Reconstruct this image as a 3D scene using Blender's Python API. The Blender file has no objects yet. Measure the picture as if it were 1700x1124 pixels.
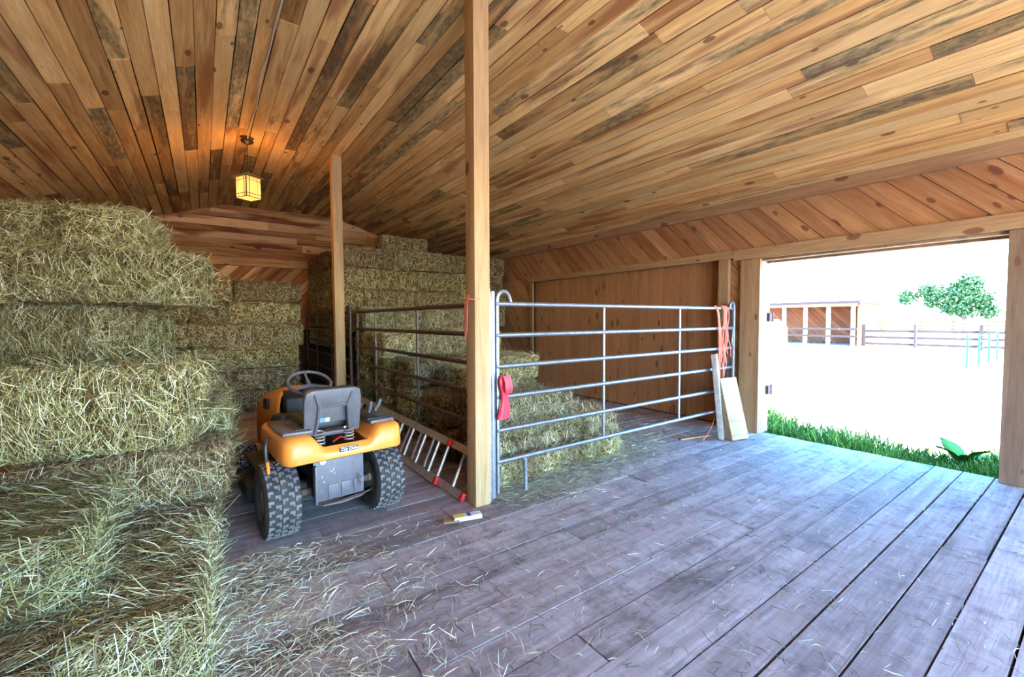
import bpy, bmesh, math, random
import numpy as np
from mathutils import Vector, Matrix

random.seed(7)
rng = np.random.default_rng(11)
scene = bpy.context.scene
COL = scene.collection
PI = math.pi

# ------------------------------------------------------------------ camera
cam_d = bpy.data.cameras.new('camera')
cam_d.sensor_fit = 'HORIZONTAL'
cam_d.sensor_width = 36.0
cam_d.lens = 719.37 / 1700 * 36.0
cam_d.clip_end = 2000
cam = bpy.data.objects.new('camera', cam_d)
COL.objects.link(cam)
yaw, pitch, roll = -0.61834572, -0.043309, -0.00576342
cy, sy, cp, sp = math.cos(yaw), math.sin(yaw), math.cos(pitch), math.sin(pitch)
fwd = Vector((-sy * cp, cy * cp, sp))
rgt = Vector((cy, sy, 0))
upv = rgt.cross(fwd)
c_, s_ = math.cos(roll), math.sin(roll)
r2 = c_ * rgt + s_ * upv
u2 = -s_ * rgt + c_ * upv
mw = Matrix(((r2.x, u2.x, -fwd.x, 0), (r2.y, u2.y, -fwd.y, 0), (r2.z, u2.z, -fwd.z, 1.5), (0, 0, 0, 1)))
cam.matrix_world = mw
scene.camera = cam

# ------------------------------------------------------------------ light
SUN_DIR = Vector((-0.33, -0.55, 0.95)).normalized()      # towards the sun
world = bpy.data.worlds.new('sky')
scene.world = world
world.use_nodes = True
wn = world.node_tree.nodes
wl = world.node_tree.links
wn.clear()
sky = wn.new('ShaderNodeTexSky')
sky.sky_type = 'NISHITA'
sky.sun_disc = False
sky.sun_elevation = math.asin(SUN_DIR.z)
sky.sun_rotation = math.atan2(SUN_DIR.x, SUN_DIR.y)
sky.air_density = 1.0
sky.dust_density = 0.6
sky.ozone_density = 4.0
bg = wn.new('ShaderNodeBackground')
bg.inputs['Strength'].default_value = 2.2
wo = wn.new('ShaderNodeOutputWorld')
hsv = wn.new('ShaderNodeHueSaturation')
hsv.inputs['Saturation'].default_value = 1.35
wl.new(sky.outputs[0], hsv.inputs['Color'])
wl.new(hsv.outputs[0], bg.inputs[0])
wl.new(bg.outputs[0], wo.inputs[0])

sun_d = bpy.data.lights.new('sun', 'SUN')
sun_d.energy = 26.0
sun_d.angle = 0.0095
sun_d.color = (1.0, 0.93, 0.82)
sun = bpy.data.objects.new('sun', sun_d)
sun.rotation_euler = SUN_DIR.to_track_quat('Z', 'Y').to_euler()
sun.location = (0, -20, 30)
COL.objects.link(sun)

vs = scene.view_settings
scene.display_settings.display_device = 'sRGB'
vs.view_transform = 'Standard'
vs.look = 'None'
vs.gamma = 1.0
vs.use_curve_mapping = False
vs.exposure = 1.4
cyc = scene.cycles
cyc.max_bounces = 10
cyc.diffuse_bounces = 8
cyc.glossy_bounces = 4
cyc.transmission_bounces = 4
cyc.sample_clamp_indirect = 12
cyc.caustics_reflective = False
cyc.caustics_refractive = False
cyc.use_denoising = True

# ------------------------------------------------------------------ helpers
def prop(o, label=None, cat=None, group=None, kind=None):
    if label: o['label'] = label
    if cat: o['category'] = cat
    if group: o['group'] = group
    if kind: o['kind'] = kind
    return o

def link(name, mesh, mat=None, parent=None, loc=None, rot=None, kind=None):
    o = bpy.data.objects.new(name, mesh)
    COL.objects.link(o)
    if mat is not None and mesh is not None and len(mesh.materials) == 0:
        mesh.materials.append(mat)
    if parent is not None: o.parent = parent
    if loc is not None: o.location = loc
    if rot is not None: o.rotation_euler = rot
    if kind: o['kind'] = kind
    return o

def empty(name, loc=(0, 0, 0), rz=0.0, label=None, cat=None, group=None):
    o = bpy.data.objects.new(name, None)
    COL.objects.link(o)
    o.location = loc
    o.rotation_euler = (0, 0, rz)
    o.empty_display_size = 0.1
    return prop(o, label, cat, group)

class Geo:
    def __init__(self):
        self.v = []; self.f = []
    def add(self, vs, fs):
        n = len(self.v)
        self.v += [tuple(p) for p in vs]
        self.f += [tuple(i + n for i in f) for f in fs]
        return self
    def box(self, x0, x1, y0, y1, z0, z1, M=None):
        vs = [Vector(p) for p in ((x0,y0,z0),(x1,y0,z0),(x1,y1,z0),(x0,y1,z0),(x0,y0,z1),(x1,y0,z1),(x1,y1,z1),(x0,y1,z1))]
        if M is not None: vs = [M @ p for p in vs]
        return self.add(vs, [(3,2,1,0),(4,5,6,7),(0,1,5,4),(1,2,6,5),(2,3,7,6),(3,0,4,7)])
    def tube(self, path, r, n=8, closed=False, caps=True):
        P = [Vector(p) for p in path]; m = len(P)
        rr = r if isinstance(r, (list, tuple)) else [r] * m
        up = None; vs = []
        for i, p in enumerate(P):
            if closed: t = P[(i + 1) % m] - P[i - 1]
            else: t = P[min(i + 1, m - 1)] - P[max(i - 1, 0)]
            t.normalize()
            if up is None:
                up = t.orthogonal().normalized()
            up = (up - t * up.dot(t))
            if up.length < 1e-5: up = t.orthogonal()
            up.normalize()
            b = t.cross(up)
            for k in range(n):
                a = 2 * PI * k / n
                vs.append(p + (up * math.cos(a) + b * math.sin(a)) * rr[i])
        fs = []
        for i in range(m if closed else m - 1):
            j = (i + 1) % m
            for k in range(n):
                l = (k + 1) % n
                fs.append((i*n+k, i*n+l, j*n+l, j*n+k))
        if not closed and caps:
            fs.append(tuple(reversed(range(n))))
            fs.append(tuple((m-1)*n + k for k in range(n)))
        return self.add(vs, fs)
    def lathe(self, prof, n=32, axis='X', c=(0,0,0), closed=False):
        """prof: list of (along axis, radius)"""
        vs = []; m = len(prof)
        for h, r in prof:
            for k in range(n):
                a = 2 * PI * k / n
                x, y = r * math.cos(a), r * math.sin(a)
                q = {'X': (h, x, y), 'Y': (y, h, x), 'Z': (x, y, h)}[axis]
                vs.append((q[0]+c[0], q[1]+c[1], q[2]+c[2]))
        fs = []
        for i in range(m if closed else m - 1):
            j = (i + 1) % m
            for k in range(n):
                l = (k + 1) % n
                fs.append((i*n+k, i*n+l, j*n+l, j*n+k))
        if not closed:
            if prof[0][1] > 1e-6: fs.append(tuple(reversed(range(n))))
            if prof[-1][1] > 1e-6: fs.append(tuple((m-1)*n + k for k in range(n)))
        return self.add(vs, fs)
    def prism(self, poly, h0, h1, axis='Z', M=None):
        """extrude a polygon (2D) between h0 and h1 along axis"""
        n = len(poly)
        def q(p, h):
            v = {'Z': (p[0], p[1], h), 'Y': (p[0], h, p[1]), 'X': (h, p[0], p[1])}[axis]
            return M @ Vector(v) if M is not None else v
        vs = [q(p, h0) for p in poly] + [q(p, h1) for p in poly]
        fs = [tuple(reversed(range(n))), tuple(range(n, 2*n))] + [(i, (i+1) % n, n+(i+1) % n, n+i) for i in range(n)]
        return self.add(vs, fs)
    def grid(self, rows):
        """rows: list of equal length lists of points"""
        m, n = len(rows), len(rows[0])
        vs = [p for r in rows for p in r]
        fs = [(i*n+j, i*n+j+1, (i+1)*n+j+1, (i+1)*n+j) for i in range(m-1) for j in range(n-1)]
        return self.add(vs, fs)
    def build(self, name, mat, parent=None, smooth=False, bevel=0.0, loc=None, rot=None, kind=None, fix=True, seg=2, angle=40):
        me = bpy.data.meshes.new(name)
        me.from_pydata(self.v, [], self.f)
        if fix or bevel:
            bm = bmesh.new(); bm.from_mesh(me)
            bmesh.ops.remove_doubles(bm, verts=bm.verts, dist=1e-5)
            bmesh.ops.recalc_face_normals(bm, faces=bm.faces)
            if bevel:
                ed = [e for e in bm.edges if len(e.link_faces) == 2 and e.calc_face_angle(0) > math.radians(25)]
                bmesh.ops.bevel(bm, geom=ed, offset=bevel, segments=seg, profile=0.6, affect='EDGES', clamp_overlap=True)
            bm.to_mesh(me); bm.free()
        if smooth or bevel:
            me.polygons.foreach_set('use_smooth', [True] * len(me.polygons))
            try: me.set_sharp_from_angle(angle=math.radians(angle))
            except Exception: pass
        return link(name, me, mat, parent, loc, rot, kind)

def np_mesh(name, V, F4):
    me = bpy.data.meshes.new(name)
    V = np.asarray(V, np.float32).reshape(-1, 3); F4 = np.asarray(F4, np.int32)
    me.vertices.add(len(V)); me.vertices.foreach_set('co', V.ravel())
    me.loops.add(F4.size); me.loops.foreach_set('vertex_index', F4.ravel())
    me.polygons.add(len(F4)); me.polygons.foreach_set('loop_start', np.arange(0, F4.size, 4, dtype=np.int32))
    me.update(calc_edges=True)
    return me

def board(name, a, b, side, w, t, mat, parent=None, kind=None, bev=0.0):
    """a plank from a to b (centre of its front face), side = direction across, thickness t behind the face (normal = ab x side)"""
    a, b, side = Vector(a), Vector(b), Vector(side)
    x = (b - a); L = x.length; x.normalize()
    y = (side - x * side.dot(x)).normalized()
    z = x.cross(y)
    g = Geo().box(-L/2, L/2, -w/2, w/2, -t, 0)
    o = g.build(name, mat, parent, bevel=bev, fix=bool(bev), seg=1)
    if kind: o['kind'] = kind
    m = (a + b) / 2
    o.matrix_local = Matrix(((x.x, y.x, z.x, m.x), (x.y, y.y, z.y, m.y), (x.z, y.z, z.z, m.z), (0, 0, 0, 1)))
    return o

def clipped_board(name, a, b, side, w, t, mat, parent, planes, thick_n):
    """diagonal plank cut by half planes (point, normal) that keep the inside"""
    a, b, side = Vector(a), Vector(b), Vector(side)
    x = (b - a); L = x.length; x.normalize()
    y = (side - x * side.dot(x)).normalized(); z = x.cross(y)
    m = (a + b) / 2
    M = Matrix(((x.x, y.x, z.x, m.x), (x.y, y.y, z.y, m.y), (x.z, y.z, z.z, m.z), (0, 0, 0, 1)))
    Mi = M.inverted()
    bm = bmesh.new()
    bmesh.ops.create_cube(bm, size=1.0, matrix=Matrix.Translation((0, 0, -t/2)) @ Matrix.Diagonal((L, w, t, 1)))
    for p, n in planes:
        pl = Mi @ Vector(p); nl = Mi.to_3x3() @ Vector(n)
        r = bmesh.ops.bisect_plane(bm, geom=bm.verts[:] + bm.edges[:] + bm.faces[:], plane_co=pl, plane_no=nl, clear_inner=True)
        ed = [e for e in bm.edges if len(e.link_faces) == 1]
        if ed: bmesh.ops.contextual_create(bm, geom=ed)
    if len(bm.faces) < 4:
        bm.free(); return None
    me = bpy.data.meshes.new(name)
    bmesh.ops.recalc_face_normals(bm, faces=bm.faces)
    bm.to_mesh(me); bm.free()
    if len(me.vertices) < 4: return None
    co = np.zeros(len(me.vertices) * 3, np.float32); me.vertices.foreach_get('co', co); co = co.reshape(-1, 3)
    if (co[:, 0].max() - co[:, 0].min()) < 0.05: return None
    o = link(name, me, mat, parent)
    o.matrix_local = M
    return o

# ------------------------------------------------------------------ materials
def new_mat(name):
    m = bpy.data.materials.new(name); m.use_nodes = True
    nt = m.node_tree
    return m, nt.nodes, nt.links, nt.nodes['Principled BSDF']

def ramp(N, stops, interp='LINEAR'):
    r = N.new('ShaderNodeValToRGB'); e = r.color_ramp.elements
    r.color_ramp.interpolation = interp
    while len(e) < len(stops): e.new(0.5)
    for el, (p, c) in zip(e, stops):
        el.position = p; el.color = (*c, 1) if len(c) == 3 else c
    return r

def math_n(N, L, op, a, b=None, clamp=False):
    n = N.new('ShaderNodeMath'); n.operation = op; n.use_clamp = clamp
    for i, q in enumerate((a, b)):
        if q is None: continue
        if isinstance(q, (int, float)): n.inputs[i].default_value = q
        else: L.new(q, n.inputs[i])
    return n.outputs[0]

def mix_col(N, L, f, a, b, mode='MIX'):
    n = N.new('ShaderNodeMix'); n.data_type = 'RGBA'; n.blend_type = mode
    for k, q in ((0, f), (6, a), (7, b)):
        if isinstance(q, (int, float)): n.inputs[k].default_value = q
        elif isinstance(q, tuple): n.inputs[k].default_value = (*q, 1)
        else: L.new(q, n.inputs[k])
    return n.outputs[2]

def wood(name, cols, stain=0.0, stain_col=(0.10, 0.10, 0.075), red=0.0, knots=0.5, rough=0.75, var=0.35, saw=0.0, bump=0.25, dirt=0.0, dirt_col=(0.12, 0.085, 0.06)):
    m, N, L, B = new_mat(name)
    tc = N.new('ShaderNodeTexCoord'); oi = N.new('ShaderNodeObjectInfo')
    off = N.new('ShaderNodeVectorMath'); off.operation = 'MULTIPLY_ADD'
    comb = N.new('ShaderNodeCombineXYZ')
    for i in range(3): L.new(oi.outputs['Random'], comb.inputs[i])
    L.new(comb.outputs[0], off.inputs[0]); off.inputs[1].default_value = (91.7, 57.3, 23.9)
    L.new(tc.outputs['Object'], off.inputs[2])
    wn_ = N.new('ShaderNodeTexWhiteNoise'); wn_.noise_dimensions = '1D'
    L.new(math_n(N, L, 'MULTIPLY', oi.outputs['Random'], 913.7), wn_.inputs['W'])
    rnd = N.new('ShaderNodeSeparateColor'); L.new(wn_.outputs['Color'], rnd.inputs[0])
    def mp(sc):
        q = N.new('ShaderNodeVectorMath'); q.operation = 'MULTIPLY'
        L.new(off.outputs[0], q.inputs[0]); q.inputs[1].default_value = sc
        return q.outputs[0]
    def noise(sc, det=4, rough_=0.6, dist=0.0):
        n = N.new('ShaderNodeTexNoise'); n.inputs['Scale'].default_value = 1.0
        n.inputs['Detail'].default_value = det; n.inputs['Roughness'].default_value = rough_; n.inputs['Distortion'].default_value = dist
        L.new(mp(sc), n.inputs['Vector']); return n.outputs['Fac']
    g = noise((0.9, 13, 13), 5, 0.62, 0.6)
    g = math_n(N, L, 'ADD', g, math_n(N, L, 'MULTIPLY', math_n(N, L, 'SUBTRACT', rnd.outputs[0], 0.5), var))
    r = ramp(N, [(0.22, cols[0]), (0.48, cols[1]), (0.75, cols[2])])
    L.new(g, r.inputs[0]); col = r.outputs[0]
    fine = noise((4, 75, 75), 4, 0.65)
    fr = N.new('ShaderNodeMapRange'); fr.inputs[1].default_value = 0.25; fr.inputs[2].default_value = 0.75
    fr.inputs[3].default_value = 0.78; fr.inputs[4].default_value = 1.18; L.new(fine, fr.inputs[0])
    col = mix_col(N, L, 1.0, col, fr.outputs[0], 'MULTIPLY')
    if red:
        rn = noise((0.5, 4.5, 4.5), 3, 0.5)
        rm = N.new('ShaderNodeMapRange'); rm.inputs[1].default_value = 0.56; rm.inputs[2].default_value = 0.66; L.new(rn, rm.inputs[0])
        col = mix_col(N, L, math_n(N, L, 'MULTIPLY', rm.outputs[0], red), col, (0.27, 0.075, 0.025))
    if stain:
        sn = noise((0.7, 5.5, 5.5), 5, 0.7, 0.3)
        sel = math_n(N, L, 'MULTIPLY', math_n(N, L, 'SUBTRACT', rnd.outputs[1], 1.0 - stain), 0.55)
        sm = N.new('ShaderNodeMapRange'); sm.inputs[1].default_value = 0.56; sm.inputs[2].default_value = 0.68
        L.new(math_n(N, L, 'ADD', sn, sel), sm.inputs[0])
        blot = noise((9, 26, 26), 4, 0.7)
        bm_ = N.new('ShaderNodeMapRange'); bm_.inputs[1].default_value = 0.3; bm_.inputs[2].default_value = 0.62
        bm_.inputs[3].default_value = 0.35; bm_.inputs[4].default_value = 1.0; L.new(blot, bm_.inputs[0])
        col = mix_col(N, L, math_n(N, L, 'MULTIPLY', math_n(N, L, 'MULTIPLY', sm.outputs[0], bm_.outputs[0]), 0.86), col, stain_col)
    if knots:
        vo = N.new('ShaderNodeTexVoronoi'); vo.voronoi_dimensions = '2D'; vo.inputs['Scale'].default_value = 1.0
        L.new(mp((2.2, 4.6, 1)), vo.inputs['Vector'])
        sepc = N.new('ShaderNodeSeparateColor'); L.new(vo.outputs['Color'], sepc.inputs[0])
        vd = N.new('ShaderNodeTexNoise'); vd.inputs['Scale'].default_value = 14
        L.new(off.outputs[0], vd.inputs['Vector'])
        rad = math_n(N, L, 'MULTIPLY', math_n(N, L, 'MAXIMUM', math_n(N, L, 'SUBTRACT', sepc.outputs[0], 1 - knots), 0.0), 0.16 / max(knots, .2))
        kd = math_n(N, L, 'SUBTRACT', rad, math_n(N, L, 'ADD', vo.outputs['Distance'], math_n(N, L, 'MULTIPLY', math_n(N, L, 'SUBTRACT', vd.outputs['Fac'], 0.5), 0.09)))
        km = N.new('ShaderNodeMapRange'); km.inputs[1].default_value = -0.015; km.inputs[2].default_value = 0.02; L.new(kd, km.inputs[0])
        gate = math_n(N, L, 'GREATER_THAN', rad, 0.01)
        col = mix_col(N, L, math_n(N, L, 'MULTIPLY', math_n(N, L, 'MULTIPLY', km.outputs[0], gate), 0.8), col, (0.13, 0.045, 0.022))
    if dirt:
        dn = noise((3.5, 3.5, 3.5), 6, 0.75)
        dm = N.new('ShaderNodeMapRange'); dm.inputs[1].default_value = 0.5; dm.inputs[2].default_value = 0.72; L.new(dn, dm.inputs[0])
        col = mix_col(N, L, math_n(N, L, 'MULTIPLY', dm.outputs[0], dirt), col, dirt_col)
    hgt = g
    if saw:
        wv = noise((24, 1.6, 1.6), 3, 0.6, 0.4)
        wr = N.new('ShaderNodeMapRange'); wr.inputs[3].default_value = 1 - saw; wr.inputs[4].default_value = 1 + saw * 0.5
        L.new(wv, wr.inputs[0]); wr.inputs[1].default_value = 0.35; wr.inputs[2].default_value = 0.65
        col = mix_col(N, L, 1.0, col, wr.outputs[0], 'MULTIPLY')
        hgt = math_n(N, L, 'ADD', g, math_n(N, L, 'MULTIPLY', wv, 0.4))
    tone = N.new('ShaderNodeHueSaturation'); L.new(col, tone.inputs['Color'])
    tv = N.new('ShaderNodeMapRange'); tv.inputs[3].default_value = 1 - var * 0.45; tv.inputs[4].default_value = 1 + var * 0.4
    L.new(rnd.outputs[2], tv.inputs[0]); L.new(tv.outputs[0], tone.inputs['Value'])
    L.new(tone.outputs[0], B.inputs['Base Color'])
    B.inputs['Roughness'].default_value = rough
    B.inputs['Specular IOR Level'].default_value = 0.3
    bp = N.new('ShaderNodeBump'); bp.inputs['Strength'].default_value = bump; bp.inputs['Distance'].default_value = 0.01
    L.new(hgt, bp.inputs['Height']); L.new(bp.outputs[0], B.inputs['Normal'])
    return m

def plain(name, col, rough=0.6, metal=0.0, var=0.0, scale=8.0, dirt=None, bump=0.0, emit=None, spec=0.5):
    m, N, L, B = new_mat(name)
    B.inputs['Base Color'].default_value = (*col, 1)
    B.inputs['Roughness'].default_value = rough; B.inputs['Metallic'].default_value = metal
    B.inputs['Specular IOR Level'].default_value = spec
    if var or dirt or bump:
        tc = N.new('ShaderNodeTexCoord'); n = N.new('ShaderNodeTexNoise')
        n.inputs['Scale'].default_value = scale; n.inputs['Detail'].default_value = 5; n.inputs['Roughness'].default_value = 0.65
        L.new(tc.outputs['Object'], n.inputs['Vector'])
        d = dirt or tuple(c * (1 - var) for c in col)
        r = ramp(N, [(0.42, col), (0.68, d)]); L.new(n.outputs['Fac'], r.inputs[0])
        L.new(r.outputs[0], B.inputs['Base Color'])
        if bump:
            bp = N.new('ShaderNodeBump'); bp.inputs['Strength'].default_value = bump; bp.inputs['Distance'].default_value = 0.01
            L.new(n.outputs['Fac'], bp.inputs['Height']); L.new(bp.outputs[0], B.inputs['Normal'])
    if emit:
        B.inputs['Emission Color'].default_value = (*emit[0], 1); B.inputs['Emission Strength'].default_value = emit[1]
    return m

DARKTRIM = wood('dark_trim_wood', [(0.14, 0.075, 0.045), (0.19, 0.11, 0.065), (0.25, 0.15, 0.09)], knots=0.3, var=0.15)
CEIL = wood('ceiling_wood', [(0.47, 0.235, 0.075), (0.68, 0.41, 0.15), (0.80, 0.53, 0.23)], stain=0.42, stain_col=(0.06, 0.06, 0.035), red=0.7, knots=0.18, var=0.45)
GABLE = wood('gable_wood', [(0.36, 0.13, 0.045), (0.60, 0.29, 0.10), (0.78, 0.46, 0.20)], stain=0.16, stain_col=(0.16, 0.10, 0.06), red=1.0, knots=0.3, var=0.75)
WALL = wood('wall_wood', [(0.25, 0.105, 0.045), (0.37, 0.175, 0.075), (0.48, 0.26, 0.12)], stain=0.14, stain_col=(0.15, 0.10, 0.07), red=0.35, knots=0.5, var=0.35)
DOORW = wood('door_wood', [(0.27, 0.105, 0.045), (0.35, 0.155, 0.065), (0.42, 0.20, 0.09)], knots=0.55, var=0.22, red=0.2)
POSTW = wood('post_wood', [(0.36, 0.215, 0.095), (0.50, 0.33, 0.16), (0.58, 0.41, 0.22)], knots=0.25, var=0.1, saw=0.0, red=0.1)
TRIMW = wood('trim_wood', [(0.24, 0.125, 0.06), (0.33, 0.19, 0.095), (0.42, 0.26, 0.135)], knots=0.35, var=0.2, stain=0.15)
FLOORW = wood('floor_wood', [(0.26, 0.19, 0.165), (0.39, 0.30, 0.275), (0.52, 0.425, 0.39)], knots=0.05, var=0.26, saw=0.10, stain=0.18, stain_col=(0.11, 0.075, 0.06), dirt=0.7, dirt_col=(0.10, 0.068, 0.054), bump=0.5, rough=0.85)
BACKING = plain('dark_gap', (0.035, 0.02, 0.01), 0.9)
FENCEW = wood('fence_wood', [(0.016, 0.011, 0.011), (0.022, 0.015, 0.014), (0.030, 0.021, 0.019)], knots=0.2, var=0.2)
SHELTW = wood('shelter_wood', [(0.12, 0.03, 0.012), (0.17, 0.05, 0.018), (0.23, 0.08, 0.03)], knots=0.2, var=0.3)

def straw_mat(name, stops, tint=0.3):
    m, N, L, B = new_mat(name)
    ge = N.new('ShaderNodeNewGeometry'); oi = N.new('ShaderNodeObjectInfo')
    r = ramp(N, stops); L.new(ge.outputs['Random Per Island'], r.inputs[0])
    hs = N.new('ShaderNodeHueSaturation'); L.new(r.outputs[0], hs.inputs['Color'])
    h = N.new('ShaderNodeMapRange'); h.inputs[3].default_value = 0.5 - 0.018; h.inputs[4].default_value = 0.5 + 0.022
    L.new(oi.outputs['Random'], h.inputs[0]); L.new(h.outputs[0], hs.inputs['Hue'])
    v = N.new('ShaderNodeMapRange'); v.inputs[3].default_value = 1 - tint; v.inputs[4].default_value = 1 + tint
    f = math_n(N, L, 'FRACT', math_n(N, L, 'MULTIPLY', oi.outputs['Random'], 17.3))
    L.new(f, v.inputs[0]); L.new(v.outputs[0], hs.inputs['Value'])
    L.new(hs.outputs[0], B.inputs['Base Color'])
    B.inputs['Roughness'].default_value = 0.55; B.inputs['Specular IOR Level'].default_value = 0.35
    return m
STRAW = straw_mat('straw_strands', [(0.0, (0.07, 0.036, 0.014)), (0.30, (0.20, 0.118, 0.043)), (0.50, (0.38, 0.29, 0.11)), (0.68, (0.40, 0.39, 0.155)), (0.86, (0.68, 0.62, 0.34)), (1.0, (0.92, 0.88, 0.68))])
LOOSE = straw_mat('loose_straw', [(0.0, (0.22, 0.14, 0.08)), (0.3, (0.48, 0.39, 0.22)), (0.6, (0.56, 0.54, 0.32)), (0.85, (0.74, 0.70, 0.50)), (1.0, (0.90, 0.88, 0.74))])
BITS = straw_mat('floor_bits', [(0.0, (0.06, 0.035, 0.02)), (0.5, (0.13, 0.085, 0.05)), (0.78, (0.30, 0.25, 0.15)), (1.0, (0.66, 0.60, 0.45))])
GRASSM = straw_mat('grass_blades', [(0.0, (0.04, 0.12, 0.012)), (0.4, (0.10, 0.25, 0.02)), (0.75, (0.17, 0.34, 0.035)), (1.0, (0.30, 0.42, 0.09))])
LEAFM = straw_mat('tree_leaves', [(0.0, (0.010, 0.04, 0.012)), (0.5, (0.022, 0.08, 0.024)), (1.0, (0.05, 0.14, 0.04))])

def hay_body():
    m, N, L, B = new_mat('hay_core')
    tc = N.new('ShaderNodeTexCoord'); oi = N.new('ShaderNodeObjectInfo')
    q = N.new('ShaderNodeVectorMath'); q.operation = 'MULTIPLY'; q.inputs[1].default_value = (55, 26, 26); L.new(tc.outputs['Object'], q.inputs[0])
    n = N.new('ShaderNodeTexNoise'); n.inputs['Scale'].default_value = 1; n.inputs['Detail'].default_value = 5; n.inputs['Roughness'].default_value = 0.75
    L.new(q.outputs[0], n.inputs['Vector'])
    r = ramp(N, [(0.32, (0.03, 0.017, 0.008)), (0.5, (0.105, 0.066, 0.026)), (0.66, (0.20, 0.15, 0.06)), (0.85, (0.36, 0.31, 0.15))]); L.new(n.outputs['Fac'], r.inputs[0])
    L.new(r.outputs[0], B.inputs['Base Color']); B.inputs['Roughness'].default_value = 0.9; B.inputs['Specular IOR Level'].default_value = 0.1
    bp = N.new('ShaderNodeBump'); bp.inputs['Strength'].default_value = 0.9; bp.inputs['Distance'].default_value = 0.02
    L.new(n.outputs['Fac'], bp.inputs['Height']); L.new(bp.outputs[0], B.inputs['Normal'])
    return m
HAY = hay_body()
TWINE = plain('orange_twine', (0.85, 0.20, 0.12), 0.7)
TWINE_OLD = plain('faded_twine', (0.40, 0.27, 0.19), 0.8)
GALV = plain('galvanised_steel', (0.32, 0.33, 0.37), 0.45, 0.85, dirt=(0.22, 0.22, 0.25), scale=30)
DARKRAIL = plain('shaded_rail', (0.13, 0.095, 0.085), 0.5, 0.4, dirt=(0.08, 0.055, 0.05), scale=25)  # galvanised side gate rails, their shade put into the dark brown colour
ORANGE = plain('orange_paint', (0.95, 0.31, 0.045), 0.38)
SHELL = plain('grey_plastic', (0.105, 0.10, 0.11), 0.42, dirt=(0.15, 0.14, 0.145), scale=9)
BLACK = plain('black_plastic', (0.02, 0.02, 0.022), 0.45)
RUBBER = plain('tyre_rubber', (0.028, 0.026, 0.027), 0.8, dirt=(0.07, 0.06, 0.05), scale=16)
LUG = plain('tyre_tread', (0.13, 0.125, 0.13), 0.7, dirt=(0.27, 0.22, 0.185), scale=20)
RIM = plain('cream_rim', (0.52, 0.44, 0.28), 0.5, dirt=(0.35, 0.27, 0.16))
PLATE = plain('charcoal_steel', (0.13, 0.125, 0.15), 0.5, 0.3, dirt=(0.19, 0.165, 0.16), scale=14)
DUSTY = plain('dusty_steel', (0.22, 0.175, 0.15), 0.7, 0.3, dirt=(0.15, 0.115, 0.095))
SPRING = plain('spring_steel', (0.75, 0.74, 0.72), 0.3, 0.8)
WHITEP = plain('white_print', (0.85, 0.84, 0.8), 0.6)
ALU = plain('aluminium', (0.60, 0.53, 0.45), 0.45, 0.6, dirt=(0.45, 0.37, 0.28), scale=20)
REDP = plain('red_plastic', (0.70, 0.02, 0.02), 0.5)
REDRUB = plain('red_rubber', (0.80, 0.03, 0.06), 0.45, dirt=(0.66, 0.02, 0.05), scale=18)
YELLOWP = plain('yellow_print', (0.80, 0.55, 0.05), 0.6)
PINKP = plain('pink_print', (0.78, 0.35, 0.42), 0.6)
NAVYP = plain('navy_print', (0.08, 0.08, 0.20), 0.6)
CARD = plain('white_card', (0.75, 0.70, 0.66), 0.8)
GREENM = plain('green_metal', (0.012, 0.09, 0.045), 0.6, spec=.2)
CABLE = plain('grey_cable', (0.50, 0.47, 0.43), 0.6)
CANOPY = plain('bronze_metal', (0.03, 0.025, 0.02), 0.5, 0.3)
LAMPFR = plain('lamp_frame', (0.30, 0.17, 0.07), 0.5)
def lamp_glass():
    m, N, L, B = new_mat('lit_glass')
    tr_ = N.new('ShaderNodeBsdfTransparent'); tr_.inputs[0].default_value = (1.0, 0.86, 0.6, 1)
    em = N.new('ShaderNodeEmission'); em.inputs[0].default_value = (1.0, 0.60, 0.17, 1); em.inputs[1].default_value = 0.55
    tl_ = N.new('ShaderNodeBsdfTranslucent'); tl_.inputs[0].default_value = (0.006, 0.004, 0.0015, 1)
    ad = N.new('ShaderNodeAddShader'); L.new(em.outputs[0], ad.inputs[0]); L.new(tl_.outputs[0], ad.inputs[1])
    mx = N.new('ShaderNodeMixShader'); mx.inputs[0].default_value = 0.55
    L.new(tr_.outputs[0], mx.inputs[1]); L.new(ad.outputs[0], mx.inputs[2])
    L.new(mx.outputs[0], N['Material Output'].inputs['Surface'])
    N.remove(B)
    return m
LAMPGL = lamp_glass()
LAMPRF = lamp_glass(); LAMPRF.name = 'lamp_roof_paper'
for nd in LAMPRF.node_tree.nodes:
    if nd.type == 'EMISSION': nd.inputs[1].default_value = 0.06
    if nd.type == 'BSDF_TRANSLUCENT': nd.inputs[0].default_value = (0.002, 0.001, 0.0005, 1)
RUST = plain('rusty_iron', (0.10, 0.05, 0.05), 0.7, 0.4)
STICKER = plain('pale_sticker', (0.70, 0.72, 0.78), 0.5)
BLUEST = plain('blue_print', (0.18, 0.32, 0.75), 0.5)
WTANK = plain('white_tank', (0.82, 0.80, 0.76), 0.6)
BARK = plain('bark', (0.12, 0.085, 0.06), 0.9, var=0.5, bump=0.5)
JAMB = plain('painted_jamb', (0.33, 0.31, 0.31), 0.7, dirt=(0.24, 0.21, 0.19), scale=6)

# ------------------------------------------------------------------ structure
XW = 5.82          # inner face of the door wall
YF = 11.2          # far wall
XL = -2.65         # left wall
YB = -3.6          # wall behind
ZC = 4.0
CX0, CX1 = 0.44, 2.68
SR = (ZC - 3.07) / (XW - CX1)
SL = 0.352

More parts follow.
